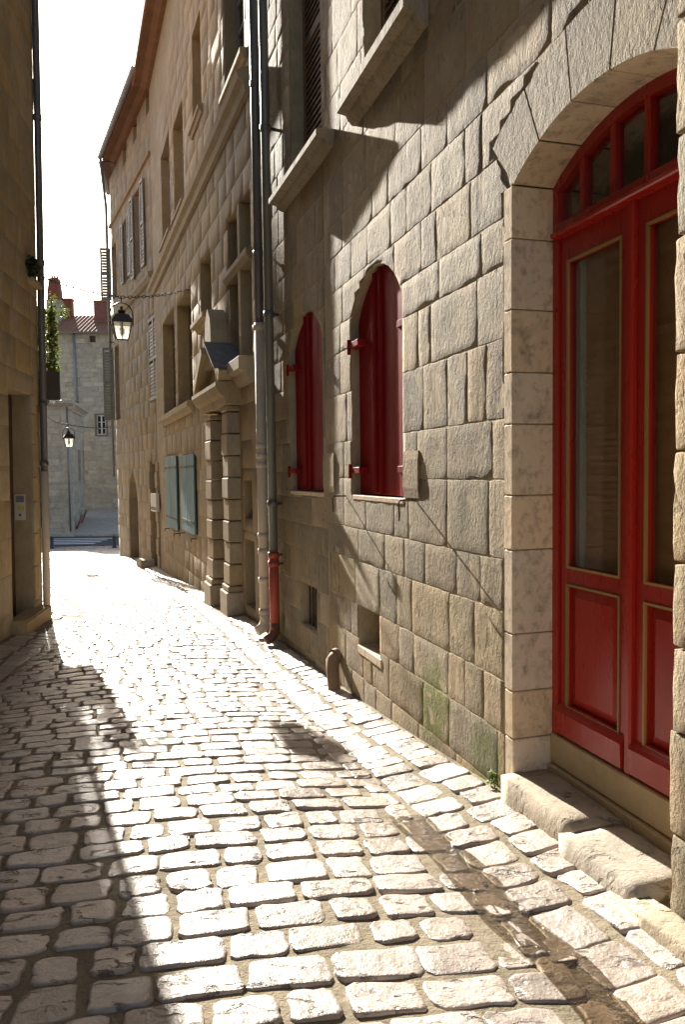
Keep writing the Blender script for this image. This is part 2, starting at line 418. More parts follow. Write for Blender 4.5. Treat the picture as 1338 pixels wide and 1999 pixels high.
# ------------------------------------------------------------------ cobbles
def cobble_geo(rng, L, D, H, n=14):
    """one worn stone: L across the street, D along it, H above the bed; a rectangle with knocked corners."""
    ph = rng.uniform(0, 100); hx, hy = L / 2, D / 2
    q = [(rng.uniform(-.010, .010), rng.uniform(-.009, .009)) for _ in range(4)]
    cor = [(-hx + q[0][0], -hy + q[0][1]), (hx + q[1][0], -hy + q[1][1]), (hx + q[2][0], hy + q[2][1]), (-hx + q[3][0], hy + q[3][1])]
    ring = []
    me_ = 4 if n >= 14 else 2
    for i in range(4):
        (x0, y0), (x1, y1) = cor[i], cor[(i + 1) % 4]; ln = math.hypot(x1 - x0, y1 - y0)
        c = min(rng.uniform(.010, .026), ln * .3) / ln
        for k in range(me_):
            f = c + (1 - 2 * c) * k / (me_ - 1)
            j = rng.uniform(-.006, .006) if 0 < k < me_ - 1 else rng.uniform(-.003, .003)
            nx, ny = (y1 - y0) / ln, -(x1 - x0) / ln
            ring.append((lerp(x0, x1, f) + nx * j, lerp(y0, y1, f) + ny * j))
    n = len(ring)
    tx, ty = rng.uniform(-.025, .025), rng.uniform(-.035, .035)
    dish = rng.uniform(-.004, .003)
    vs = []; fs = []
    e = min(L, D)
    for (ins, h) in ((0.0, -.03), (0.0, H * .55), (.0035, H * .92), (.011, H), (e * .27, H * 1.0 + dish * .6)):
        for (x, y) in ring:
            xx = x * max(.1, 1 - ins / hx); yy = y * max(.1, 1 - ins / hy)
            hh = h if h < H * .5 else h + tx * xx + ty * yy + .005 * noise.noise((xx * 24 + ph, yy * 24, ph * 2)) + .003 * noise.noise((xx * 60 + ph, yy * 60, ph * 2))
            vs.append((xx, yy, hh))
    nr = 5
    for i in range(nr - 1):
        for k in range(n):
            a, b = i * n + k, i * n + (k + 1) % n
            fs.append((a, b, b + n, a + n))
    vs.append((0, 0, H + dish + .004 * noise.noise((ph, 1, 1)))); c = len(vs) - 1
    fs += [((nr - 1) * n + k, (nr - 1) * n + (k + 1) % n, c) for k in range(n)]
    return vs, fs
def tilt_frame(x, y, ang):
    e = .15; zx = (ground(x + e, y) - ground(x - e, y)) / (2 * e); zy = (ground(x, y + e) - ground(x, y - e)) / (2 * e)
    nrm = Vector((-zx, -zy, 1)).normalized()
    d = Vector((cos(ang), sin(ang), 0)); d = (d - nrm * d.dot(nrm)).normalized(); w = nrm.cross(d)
    z = ground(x, y) - .012
    return Matrix(((d.x, w.x, nrm.x, x), (d.y, w.y, nrm.y, y), (d.z, w.z, nrm.z, z), (0, 0, 0, 1)))
def in_view(p, mg=40):
    q = project(p); return q is not None and -mg < q[0] < 1338 + mg and -mg < q[1] < 1999 + mg
CL = [(-.1, -2.0), (-.55, 2.0), (-1.25, 5.5), (-2.25, 9.0), (-3.5, 12.0), (-5.6, 17.0), (-8.3, 23.0), (-13.5, 34.0), (-17.0, 41.8)]
cl_s = [0.0]
for p, q in zip(CL, CL[1:]): cl_s.append(cl_s[-1] + math.dist(p, q))
def cl_at(s): return np.interp(s, cl_s, [p[0] for p in CL]), np.interp(s, cl_s, [p[1] for p in CL])
stones = []
s = 1.5
rowi = 0
while s < cl_s[-1]:
    x, y = cl_at(s); x2, y2 = cl_at(s + 1.2); x1, y1 = cl_at(s - 1.2)
    ang = atan2(y2 - y1, x2 - x1) - pi / 2 + radians(3.0)
    grow = 1.0 if y < 14 else 1.0 + (y - 14) * .04
    pitch = RNG.uniform(.150, .180) * grow
    ex, ey = cos(ang), sin(ang)
    half = 2.6 if y < 24 else 5.5
    u = -half + RNG.uniform(0, .2)
    while u < half:
        Ls = RNG.uniform(.155, .275) * grow
        uc = u + Ls / 2
        wob = .012 * noise.noise((uc * 1.3, s * 2, 5))
        px_, py_ = x + ex * uc - ey * wob, y + ey * uc + ex * wob
        a, b = dR(px_, py_), dL(px_, py_)
        ok = (a > GUT + .07 and b > GUT + .07) if py_ < 24.3 else True
        if ok and in_view((px_, py_, ground(px_, py_)), 700 if py_ < 10 else 120):
            stones.append((px_, py_, ang + RNG.uniform(-.03, .03), Ls - RNG.uniform(.012, .030) * grow, pitch - RNG.uniform(.013, .030) * grow, RNG.uniform(.006, .0125)))
        u += Ls
    s += pitch; rowi += 1
stones.sort(key=lambda q: q[1])
near = [q for q in stones if in_view((q[0], q[1], ground(q[0], q[1])), 10)]
near_set = set(id(q) for q in near[:296])
far_m = MB()
for q in stones:
    vs, fs = cobble_geo(RNG, q[3], q[4], q[5], 14 if q[1] < 9 else 10 if q[1] < 16 else 8)
    fr = tilt_frame(q[0], q[1], q[2])
    if id(q) in near_set:
        m = MB(); m.add(vs, fs); m.build('cobble', 'cobble', street, fr, True)
    else:
        far_m.add([fr @ Vector(v) for v in vs], fs)
tag(far_m.build('small_cobbles', 'cobble', street, IDM, True), kind='stuff')
# side strips between gutter and wall: two stones wide
strip = MB(); slabs = []
def strip_run(w, t0, t1, skip=()):
    t = t0
    while t < t1:
        p = RNG.uniform(.15, .24)
        for (o0, o1) in ((.02, .02 + RNG.uniform(.18, .24)), (None, GUT - .005), (None, GUT + .115)):
            if o0 is None: o0 = last + .02
            last = o1
            oc = (o0 + o1) / 2; wp = w.P(t + p / 2, oc, 0)
            if any(a < t + p / 2 < b and oc < c for a, b, c in skip): continue
            if in_view((wp.x, wp.y, ground(wp.x, wp.y)), 500):
                d = w.M.to_3x3() @ Vector((0, 1, 0))
                slabs.append((wp.x, wp.y, atan2(d.y, d.x) + RNG.uniform(-.04, .04), (o1 - o0) - .012, p - RNG.uniform(.010, .024), RNG.uniform(.007, .014)))
        t += p
strip_run(A, -2.5, TA, skip=((-2.5, .02, .07),)); strip_run(B0, 0, TB0); strip_run(B, 0, TB, skip=((1.0, 3.0, .2),)); strip_run(C, 0, TC)
strip_run(L2, -9, 0); strip_run(L1, 0.0, 8.0, skip=((.15, 1.3, .26),))
slabs.sort(key=lambda q: q[1] if in_view((q[0], q[1], ground(q[0], q[1])), 20) else 99)
for i, q in enumerate(slabs):
    vs, fs = cobble_geo(RNG, q[3], q[4], q[5], 14)
    fr = tilt_frame(q[0], q[1], q[2])
    if i < 280: MB().add(vs, fs).build('edge_stone', 'cobble', street, fr, True)
    else: strip.add([fr @ Vector(v) for v in vs], fs)
if strip.v: tag(strip.build('small_edge_stones', 'cobble', street, IDM, True), kind='stuff')
def water(name, w, t0, t1, o0, o1, off=-.003):
    m = MB(); n = 40
    for i in range(n + 1):
        t = lerp(t0, t1, i / n); wob = .025 * noise.noise((t * 3, 1, 2))
        for k in range(3):
            p = w.P(t, lerp(o0 - .012 * sin(t * 9), o1 + .012 * sin(t * 7 + 1), k / 2) + wob * .5, 0)
            m.v.append((p.x, p.y, ground(p.x, p.y) + off))
    m.f = [(i * 3 + k, i * 3 + k + 1, (i + 1) * 3 + k + 1, (i + 1) * 3 + k) for i in range(n) for k in range(2)]
    return tag(m.build(name, 'water', None, IDM, True), kind='structure')
water('gutter_water', A, -2.2, .05, GUT - .04, GUT + .13, .001)
water('gutter_water', L1, .9, 4.5, GUT - .02, GUT + .035)

# ------------------------------------------------------------------ masonry
def arch_poly(t0, t1, z0, zs, za, n=10):
    """opening outline: straight sides to zs, then an arch rising to za."""
    c, h = (t0 + t1) / 2, (t1 - t0) / 2; rise = za - zs
    pts = [(t0, z0), (t1, z0)]
    if rise >= h * .95:
        pts += [(c + h * cos(pi * k / n), zs + rise * sin(pi * k / n)) for k in range(n + 1)]
    else:
        R = (h * h + rise * rise) / (2 * rise); cz = za - R; a0 = math.asin(h / R)
        pts += [(c + R * sin(lerp(a0, -a0, k / n)), cz + R * cos(lerp(a0, -a0, k / n))) for k in range(n + 1)]
    return pts
def rect(t0, t1, z0, z1): return [(min(t0, t1), z0), (max(t0, t1), z0), (max(t0, t1), z1), (min(t0, t1), z1)]
TMP = bpy.data.scenes.new('boolean_work')
def boolean_diff(me, cutter_me):
    a = bpy.data.objects.new('tmp_a', me); b = bpy.data.objects.new('tmp_b', cutter_me)
    TMP.collection.objects.link(a); TMP.collection.objects.link(b)
    md = a.modifiers.new('b', 'BOOLEAN'); md.operation = 'DIFFERENCE'; md.object = b; md.solver = 'EXACT'
    with bpy.context.temp_override(scene=TMP, view_layer=TMP.view_layers[0]):
        dg = bpy.context.evaluated_depsgraph_get()
        r = bpy.data.meshes.new_from_object(a.evaluated_get(dg))
    bpy.data.objects.remove(a); bpy.data.objects.remove(b)
    return r
def islands(vs, fs):
    par = list(range(len(vs)))
    def find(i):
        while par[i] != i: par[i] = par[par[i]]; i = par[i]
        return i
    for f in fs:
        for k in f[1:]: par[find(k)] = find(f[0])
    out = {}
    for f in fs: out.setdefault(find(f[0]), []).append(f)
    res = []
    for g in out.values():
        ids = sorted({k for f in g for k in f}); mp = {k: i for i, k in enumerate(ids)}
        res.append(([vs[k] for k in ids], [tuple(mp[k] for k in f) for f in g]))
    return res
def bbox(poly): return min(p[0] for p in poly), max(p[0] for p in poly), min(p[1] for p in poly), max(p[1] for p in poly)
def grow(poly, g):
    c0 = (sum(p[0] for p in poly) / len(poly), sum(p[1] for p in poly) / len(poly))
    t0, t1, z0, z1 = bbox(poly)
    return [(c0[0] + (p[0] - c0[0]) * (1 + 2 * g / (t1 - t0)), c0[1] + (p[1] - c0[1]) * (1 + 2 * g / (z1 - z0))) for p in poly]
def in_poly(x, z, poly):
    r = False; n = len(poly)
    for i in range(n):
        (x0, y0), (x1, y1) = poly[i], poly[(i + 1) % n]
        if (y0 > z) != (y1 > z) and x < (x1 - x0) * (z - y0) / (y1 - y0) + x0: r = not r
    return r
def wall_slab(name, w, t0, t1, z0, z1, thick, openings, mat, parent, front=-.012):
    me = MB().box(t0, t1, front - thick, front, z0, z1).mesh(name, mat)
    if openings:
        c = MB()
        for (poly, dep) in openings: c.prism(poly, -dep, .5)
        me = boolean_diff(me, c.mesh('cut', mat))
        me.name = name
    return link_obj(name, me, parent, w.M)
def stone_geo(w, h, rng, out, bev, rough, cell, back=.05):
    nx = max(2, min(9, round(w / cell))); nz = max(2, min(9, round(h / cell)))
    e = min(.2, max(.005, bev * 1.5) / max(w, h))
    us = [0, e] + [e + (1 - 2 * e) * i / nx for i in range(1, nx)] + [1 - e, 1]
    vz = [0, e] + [e + (1 - 2 * e) * i / nz for i in range(1, nz)] + [1 - e, 1]
    ph = rng.uniform(0, 500); tu, tv = rng.uniform(-.4, .4) * rough, rng.uniform(-.4, .4) * rough
    vs = []
    for j, v in enumerate(vz):
        for i, u in enumerate(us):
            x, z = (u - .5) * w, (v - .5) * h
            edge = i in (0, len(us) - 1) or j in (0, len(vz) - 1)
            cn = i in (0, len(us) - 1) and j in (0, len(vz) - 1)
            y = out + tu * x + tv * z
            wt = 1 - .8 * max(abs(2 * u - 1), abs(2 * v - 1)) ** 4
            y += wt * rough * (noise.noise((x * 7 + ph, z * 5, ph)) * 1.2 + .7 * noise.noise((x * 19 + ph, z * 15, ph + 9)))
            jag = rough * 1.1
            kx, kz = abs(2 * u - 1) ** 7, abs(2 * v - 1) ** 7
            x += kx * jag * noise.noise((z * 16 + ph, (3 if u > .5 else 8), ph)) * 1.6 - (1 if u > .5 else -1) * kx * kz * rough * .9
            z += kz * jag * noise.noise((x * 13 + ph, (5 if v > .5 else 11), ph)) * 1.6 - (1 if v > .5 else -1) * kx * kz * rough * .9
            if edge: y -= bev * rng.uniform(.5, 1.3)
            vs.append((x, y, z))
    m, n = len(us), len(vz)
    fs = [(j * m + i, (j + 1) * m + i, (j + 1) * m + i + 1, j * m + i + 1) for j in range(n - 1) for i in range(m - 1)]
    ring = [i for i in range(m)] + [j * m + m - 1 for j in range(1, n)] + [(n - 1) * m + i for i in range(m - 2, -1, -1)] + [j * m for j in range(n - 2, 0, -1)]
    k0 = len(vs)
    vs += [(vs[i][0], -back, vs[i][2]) for i in ring]
    L = len(ring)
    fs += [(ring[i], ring[(i + 1) % L], k0 + (i + 1) % L, k0 + i) for i in range(L)]
    fs.append(tuple(k0 + i for i in range(L)))
    return vs, fs
def masonry(w, t0, t1, z0, z1, hr, lr, openings, mat, parent, joint=.012, bev=.012, rough=.010, cell=.075, out=(0, .012), seed=1, 
            limit=300, margin=160, blocked=(), joined=False, wide_courses=False):
    rng = random.Random(seed); z = z0; rects = []
    while z < z1 - .08:
        h = min(rng.uniform(*hr), z1 - z)
        if z1 - z - h < .12: h = z1 - z
        t = t0 - rng.uniform(0, lr[0])
        while t < t1:
            l = rng.uniform(*lr)
            a, b = max(t, t0), min(t + l, t1)
            if t1 - b < .10: b = t1
            if b - a > .07: rects.append((a, b, z, z + h))
            t = b if b >= t1 else t + l
        z += h
    grown = [grow(p, joint * .5) for p, _ in openings] + [list(p) for p in blocked]
    cutm = None
    cand = []
    for (a, b, c, d) in rects:
        ctr = ((a + b) / 2, (c + d) / 2)
        W0 = w.P(ctr[0], 0, ctr[1])
        if d < np.interp(W0.y, ZY, ZZ) - .10: continue
        vis = False
        for (tt, zz) in ((a, c), (b, c), (a, d), (b, d), ctr):
            if in_view(w.P(tt, 0, zz), margin): vis = True
        if not vis: continue
        hits = 0; tot = 0
        for i in range(7):
            for j in range(7):
                tot += 1; x, y = lerp(a, b, (i + .5) / 7), lerp(c, d, (j + .5) / 7)
                if any(in_poly(x, y, p) for p in grown): hits += 1
        if hits > tot * .86: continue
        touch = hits > 0
        if not touch:
            for p in grown:
                bb = bbox(p)
                if bb[0] < b and bb[1] > a and bb[2] < d and bb[3] > c: touch = True
        cand.append((a, b, c, d, touch, W0.length))
    cand.sort(key=lambda q: q[5])
    jm = MB(); cnt = 0; far = MB()
    for (a, b, c, d, touch, dist) in cand:
        W, H = b - a - joint * rng.uniform(.7, 1.3), d - c - joint * rng.uniform(.7, 1.3)
        tc, zc = (a + b) / 2, (c + d) / 2
        vs, fs = stone_geo(W, H, rng, rng.uniform(*out), bev, rough, cell)
        if touch:
            me = MB().add([(v[0] + tc, v[1], v[2] + zc) for v in vs], fs).mesh('stone', mat)
            cuts = []
            for p in grown:
                bb = bbox(p)
                if bb[0] < b and bb[1] > a and bb[2] < d and bb[3] > c: cuts.append(p)
            def cut_all(q):
                for p in cuts:
                    if len(q.polygons) < 4: break
                    q = boolean_diff(q, MB().prism(p, -.6, .6).mesh('cut', mat))
                return q
            me = cut_all(me)
            if any(v.co.x < a - .03 or v.co.x > b + .03 or v.co.z < c - .03 or v.co.z > d + .03 or abs(v.co.y) > .12 for v in me.vertices):
                me = cut_all(MB().box(a + joint / 2, b - joint / 2, -.05, max(out), c + joint / 2, d - joint / 2, .003).mesh('stone', mat))
            if len(me.polygons) < 4 or any(abs(v.co.y) > .12 for v in me.vertices): continue
            me.transform(T(-tc, 0, -zc))
            vs = [v.co[:] for v in me.vertices]; fs = [tuple(p.vertices) for p in me.polygons]
        if joined or cnt >= limit:
            far.add([(v[0] + tc, v[1], v[2] + zc) for v in vs], fs)
        else:
            for (v2, f2) in (islands(vs, fs) if touch else [(vs, fs)]):
                xs_, zs_ = [v[0] for v in v2], [v[2] for v in v2]
                if (max(xs_) - min(xs_)) * (max(zs_) - min(zs_)) < .004: continue
                o = MB().add(v2, f2).build('stone', mat, parent, w.M @ T(tc, 0, zc), True)
                for p in o.data.polygons:
                    if abs(p.normal.y) < .35: p.use_smooth = False
                cnt += 1
    if far.v:
        tag(far.build('small_stones', mat, parent, w.M, False), kind='stuff')
    return cnt

# ---- joinery
def louvre_leaf(mb_frame, mb_slat, t0, t1, z0, z1, y, th=.035, st=.06, pitch=.055, mid=True):
    mb_frame.box(t0, t0 + st, y, y + th, z0, z1, .004); mb_frame.box(t1 - st, t1, y, y + th, z0, z1, .004)
    zs = [z0, z1 - st * 1.3] + ([(z0 + z1) / 2 - st * .6] if mid else [])
    for zz in zs: mb_frame.box(t0 + st + .001, t1 - st - .001, y + .001, y + th - .001, zz, zz + st * 1.3)
    z = z0 + st * 1.3 + .02
    while z < z1 - st * 1.3 - .02:
        if not (mid and abs(z - (z0 + z1) / 2) < st * .75):
            mb_slat.extrude([(y + .004, z + .022), (y + .012, z + .026), (y + th - .004, z + .022 - pitch * .85), (y + th - .010, z + .016 - pitch * .85)], t0 + st + .002, t1 - st - .002)
        z += pitch
def louvre_window(w, parent, t0, t1, z0, z1, y, mat, mid=True, pitch=.055, dark=True):
    """pair of closed louvred shutters in front of a dark pane"""
    if dark: win = MB().box(t0, t1, y - .09, y - .06, z0, z1).build('window', 'dark_pane', parent, w.M)
    c = (t0 + t1) / 2
    for (a, b) in ((t0, c - .004), (c + .004, t1)):
        f, s2 = MB(), MB(); louvre_leaf(f, s2, a, b, z0, z1, y, pitch=pitch, mid=mid)
        f.v += []; fo = f.build('shutter', mat, win if dark else parent, w.M)
        MB.add(f, [], [])
        so = s2.build('slats', mat, win if dark else parent, w.M)
    return win
def board_shutter(w, parent, t0, t1, z0, z1, y, mat, n=3, th=.03, top=None, name='shutter'):
    m = MB(); wd = (t1 - t0) / n
    for i in range(n):
        a, b = t0 + i * wd + .002, t0 + (i + 1) * wd - .002
        if top is None: m.box(a, b, y, y + th, z0, z1, .004)
        else:
            k = 4; pts = [(a, z0), (b, z0)] + [(lerp(b, a, j / k), min(top(lerp(b, a, j / k)), z1)) for j in range(k + 1)]
            m.prism(pts, y, y + th)
    return m.build(name, mat, parent, w.M)
def casement(w, parent, t0, t1, z0, z1, y, mat='white_frame', bars=2, st=.05):
    win = MB().box(t0, t1, y - .03, y - .01, z0, z1).build('window', 'dark_pane', parent, w.M)
    f = MB(); c = (t0 + t1) / 2
    for (a, b) in ((t0, t0 + st), (c - st * .6, c + st * .6), (t1 - st, t1)): f.box(a, b, y - .008, y + .03, z0, z1)
    for i in range(bars + 1):
        zz = lerp(z0, z1 - st, i / bars)
        for (a, b) in ((t0 + st, c - st * .6), (c + st * .6, t1 - st)): f.box(a + .001, b - .001, y - .007, y + .025, zz, zz + st * (1 if i in (0, bars) else .5))
    f.build('frame', mat, win, w.M)
    return win
def sill_block(w, parent, t0, t1, z0, z1, out, mat='slab_stone', name='sill', mould=True):
    h = z1 - z0
    prof = [(-.15, z0), (out * .25, z0), (out * .45, z0 + h * .22), (out * .55, z0 + h * .42), (out, z0 + h * .5), (out, z1 - .012), (out - .012, z1), (-.15, z1 + .01)] if mould else \
           [(-.15, z0), (out, z0), (out, z1 - .01), (-.15, z1)]
    return MB().extrude(prof, t0, t1).build(name, mat, parent, w.M)
def body_box(w, parent, t0, t1, z0, z1, depth, mat, front=-.40, name='rear_wall'):
    return MB().box(t0, t1, front - depth, front, z0, z1).build(name, mat, parent, w.M)

# ================================================================== HOUSE A: the red door and red shutters
EAVE = 9.7
houseA = empty('stone_house', A.M @ T(0, 0, -1.5), 'rough stone house with arched red double door and red shutters', 'house', None)
# -- openings on A
DT1, DZ0, DZS, DZA = -1.16, -1.60, 1.27, 1.435
door_open = arch_poly(DT1, 0.0, DZ0, DZS, DZA, 14)
rw0, rw1 = A.t(787, 800), A.t(687, 800)
rz0 = A.z(740, 971); rza = A.z(761, 494); rzs = rza - .30
redR = arch_poly(rw0, rw1, rz0, rzs, rza, 12)
c0 = A.hit(742, 1240); c1 = A.hit(702, 1240)
cellR = rect(c0[0], c1[0], A.z(720, 1272), A.z(720, 1190))
usz = A.z(657, 200, .15)                                  # big sill, top of its outer corner
ut1 = A.t(657, 200, .15); ut0 = .95
uwR = rect(ut0 + .2, ut1 - .18, usz + .02, usz + 1.9)
door_rough = arch_poly(DT1 - .03, .03, DZ0, DZS, DZA + .025, 14)     # rough opening behind jambs and voussoirs
opA = [(door_rough, .9), (redR, .36), (cellR, .34), (uwR, .36)]
def moss_pt(px, py): return tuple(A.P(A.t(px, py), 0, A.z(px, py)))
stone_mat('rough_stone', (.345, .285, .185), (.262, .215, .138), dark=(.11, .09, .062), dark_amt=.5, stretch=(1, 1, .72), fine=110, fd=.006, coarse=36, cd=.011, pits=.006,
          vary=.26, rust=.30, dark_scale=1.3,
          moss=[(moss_pt(848, 1365), .42), (moss_pt(950, 1485), .34), (moss_pt(845, 1410), .3), (tuple(B0.P(B0.t(552, 1225), 0, B0.z(552, 1225))), .30)])
wallA = wall_slab('wall', A, -9, TA, -2.6, EAVE, .42, opA, 'plaster_mortar', houseA, -.0015)
lw0, lw1 = B0.t(631, 800), B0.t(566, 800)
lz0 = B0.z(600, 961); lza = B0.z(605, 600); lzs = lza - .28
redL = arch_poly(lw0, lw1, lz0, lzs, lza, 12)
d0 = B0.hit(619, 1190); d1 = B0.hit(588, 1190)
cellL = rect(d0[0], d1[0], B0.z(603, 1225), B0.z(603, 1142))
s2z = B0.z(570, 318, .16); s2t0, s2t1 = B0.t(617, 265, .16), B0.t(524, 378, .16)
uwL = rect(s2t0 + .10, s2t1 - .30, s2z + .02, s2z + 2.6)
opB0 = [(redL, .36), (cellL, .34), (uwL, .36)]
wallB0 = wall_slab('wall', B0, -.02, TB0, -2.6, EAVE, .42, opB0, 'plaster_mortar', houseA, -.0015)
MB().box(-9, 2.0, -6.5, -1.0, -2.6, EAVE).build('rear_wall', 'plaster_mortar', houseA, A.M)
MB().box(.15, TA, -1.0, -.436, -2.6, EAVE).build('rear_wall', 'plaster_mortar', houseA, A.M)
MB().box(0, TB0, -3.0, -.436, -2.6, EAVE).build('rear_wall', 'plaster_mortar', houseA, B0.M)
MB().box(-9, -1.3, -1.0, -.436, -2.6, EAVE).build('rear_wall', 'plaster_mortar', houseA, A.M)

# voussoirs round the door arch
hsp = -DT1 / 2; rise = DZA - DZS; RAD = (hsp * hsp + rise * rise) / (2 * rise); ACZ = DZA - RAD; AA = math.asin(hsp / RAD)
arch_ring = [(DT1 / 2 + (RAD + .30) * sin(a), ACZ + (RAD + .30) * cos(a)) for a in np.linspace(AA * 1.06, -AA * 1.06, 9)]
ring_poly = [(DT1 - .02, DZS - .02), (.02, DZS - .02)] + arch_ring
JW = .08
jambblk = rect(-.02, JW, -2.4, DZS - .005)
jambblk2 = rect(DT1 - .5, DT1 + .02, -2.4, DZS - .005)
pier_blk = rect(-9, -1.09, -2.6, 5)
nA = masonry(A, -1.6, TA, -2.35, 4.3, (.20, .40), (.18, .60), opA, 'rough_stone', wallA, seed=11, limit=230, blocked=[ring_poly, jambblk, jambblk2], rough=.0042, bev=.0013, out=(-.0003, .0014), joint=.005, cell=.055)
nB = masonry(B0, 0, TB0, -2.35, 5.6, (.24, .38), (.25, .55), opB0, 'rough_stone', wallB0, seed=5, limit=140, rough=.0020, bev=.0018, out=(-.0003, .0012), joint=.005)
# jamb stones (far side of the door) and the pier on the near side
rj = random.Random(3); z = -1.85
while z < DZS - .02:
    h = min(rj.uniform(.22, .42), DZS - z)
    if DZS - z - h < .12: h = DZS - z
    m = MB().box(0, JW - .004 + rj.uniform(0, .003), -.42, .004 + rj.uniform(0, .005), z + .002, z + h - .002, .005)
    m.build('jamb_stone', 'jamb_stone', wallA, A.M)
    z += h
z = -1.85
while z < 4.0:
    h = rj.uniform(.24, .42)
    w_ = rj.uniform(.34, .42)
    vs, fs = stone_geo(w_, h - .004, rj, .05 + rj.uniform(0, .005), .005, .005, .06, back=.42)
    MB().add(vs, fs).build('pier_stone', 'rough_stone', wallA, A.M @ T(-1.10 - w_ / 2 - rj.uniform(0, .02), 0, z + h / 2), True)
    z += h
nv = 5
for i in range(nv):
    a0, a1 = lerp(AA, -AA, i / nv), lerp(AA, -AA, (i + 1) / nv); g = .0022 / RAD
    e0, e1 = lerp(AA * 1.06, -AA * 1.06, i / nv), lerp(AA * 1.06, -AA * 1.06, (i + 1) / nv)
    pts = [(DT1 / 2 + RAD * sin(a), ACZ + RAD * cos(a)) for a in np.linspace(a0 - g, a1 + g, 4)] + \
          [(DT1 / 2 + (RAD + .303) * sin(a), ACZ + (RAD + .303) * cos(a)) for a in np.linspace(e1 + g, e0 - g, 4)]
    me = MB().prism(pts, -.42, .0005 + rj.uniform(0, .0015)).mesh('voussoir', 'rough_stone'); me.materials.append(MATS['jamb_stone'])
    bm = bmesh.new(); bm.from_mesh(me); bmesh.ops.bevel(bm, geom=[e for e in bm.edges if e.is_manifold and e.calc_face_angle(0) > .6], offset=.003, segments=1, affect='EDGES'); bm.to_mesh(me); bm.free()
    for p in me.polygons:
        if p.normal.z < -.5: p.material_index = 1
    link_obj('voussoir', me, wallA, A.M)
# spandrel filler stones flanking the ring are left to the masonry

# -- the door
DY = -.20                                               # outer face of the door frame
DB = A.z(1078, 1425, DY)                                # bottom of the leaves
TRZ0 = A.z(1077, 474, DY); TRZ1 = TRZ0 + .055
door = MB()
fw = .045
def in_arch(t, off):
    a = t - DT1 / 2; r = RAD - off
    return ACZ + sqrt(max(r * r - a * a, 0))
door.box(-fw, 0, DY - .07, DY, DB - .01, in_arch(-fw, .0) - .005); door.box(DT1, DT1 + fw, DY - .07, DY, DB - .01, in_arch(DT1 + fw, 0) - .005)
n = 14
for i in range(n):
    a, b = lerp(-fw, DT1 + fw, i / n), lerp(-fw, DT1 + fw, (i + 1) / n)
    door.prism([(a, in_arch(a, .050)), (b, in_arch(b, .050)), (b, in_arch(b, .001)), (a, in_arch(a, .001))], DY - .07, DY + .002)
door.box(-fw + .001, DT1 + fw - .001, DY - .06, DY + .03, TRZ0 + .004, TRZ1, .008)
door_o = door.build('door', 'red_paint', houseA, A.M)
MB().box(-fw, DT1 + fw, DY - .02, DY + .045, TRZ0 - .005, TRZ0 + .018, .006).build('transom_moulding', 'red_paint', door_o, A.M)
# fanlight bars and panes
bars_px = [1135, 1195, 1262, 1330]
bt = [A.t(p, 330, DY) for p in bars_px]; bt = [b for b in bt if b > DT1 + .1]
edges = [-fw] + bt + [DT1 + fw]
for b in bt:
    MB().box(b - .017, b + .017, DY - .05, DY - .002, TRZ1 - .01, in_arch(b, .04), .005).build('fanlight_bar', 'red_paint', door_o, A.M)
for a, b in zip(edges, edges[1:]):
    k = 4; pts = [(b + .008, TRZ1 - .005), (a - .008, TRZ1 - .005)] + [(lerp(a - .008, b + .008, j / k), in_arch(lerp(a, b, j / k), .040)) for j in range(k + 1)]
    MB().prism(pts, DY - .032, DY - .026).build('fanlight_pane', 'window_glass', door_o, A.M)
# leaves
CT = A.t(1231, 950, DY)                                 # meeting line
def leaf(t0, t1, hinge):
    """t0 > t1: from the far stile to the near stile"""
    st = .062
    zb, zt = DB, TRZ0 + .006
    g0, g1 = A.z(1160, 1117, DY), A.z(1150, 491, DY)    # glass
    p0, p1 = A.z(1153, 1404, DY), A.z(1155, 1155, DY)   # panel
    y1, y0 = DY - .012, DY - .055
    m = MB()
    m.box(t0 - st, t0, y0, y1, zb, zt, .004); m.box(t1, t1 + st, y0, y1, zb, zt, .004)
    for (a, b) in ((zb, p0), (p1, g0), (g1, zt)): m.box(t1 + st - .001, t0 - st + .001, y0 + .001, y1 - .001, a, b, .003)
    lf = m.build('leaf', 'red_paint', door_o, A.M)
    def child(mb, nm, mat): return mb.build(nm, mat, door_o, A.M)
    MB().box(t1 + st - .005, t0 - st + .005, y0 + .018, y0 + .024, g0 - .005, g1 + .005).build('glass', 'window_glass', door_o, A.M)
    a, b = t1 + st, t0 - st
    pm = MB().box(a - .004, b + .004, y0 + .008, y0 + .020, p0 - .004, p1 + .004)
    pm.add([(a + .012, y0 + .020, p0 + .012), (b - .012, y0 + .020, p0 + .012), (b - .012, y0 + .020, p1 - .012), (a + .012, y0 + .020, p1 - .012),
            (a + .05, y0 + .036, p0 + .05), (b - .05, y0 + .036, p0 + .05), (b - .05, y0 + .036, p1 - .05), (a + .05, y0 + .036, p1 - .05)],
           [(0, 4, 5, 1), (1, 5, 6, 2), (2, 6, 7, 3), (3, 7, 4, 0), (4, 7, 6, 5)])
    child(pm, 'panel', 'red_paint')
    for (z0, z1) in ((g0, g1), (p0, p1)):
        g = MB(); wd = .008
        g.box(a - wd, a + .002, y1 - .006, y1 + .006, z0 - wd, z1 + wd); g.box(b - .002, b + wd, y1 - .006, y1 + .006, z0 - wd, z1 + wd)
        g.box(a + .003, b - .003, y1 - .006, y1 + .006, z0 - wd, z0 + .002); g.box(a + .003, b - .003, y1 - .006, y1 + .006, z1 - .002, z1 + wd)
        child(g, 'gold_moulding', 'gold_trim')
    # weather board along the foot
    wbz = zb + .015
    child(MB().extrude([(y1 - .002, wbz), (y1 + .030, wbz), (y1 + .034, wbz + .10), (y1 + .022, wbz + .115), (y1 - .002, wbz + .135)], t1 + .008, t0 - .004), 'weather_board', 'red_paint')
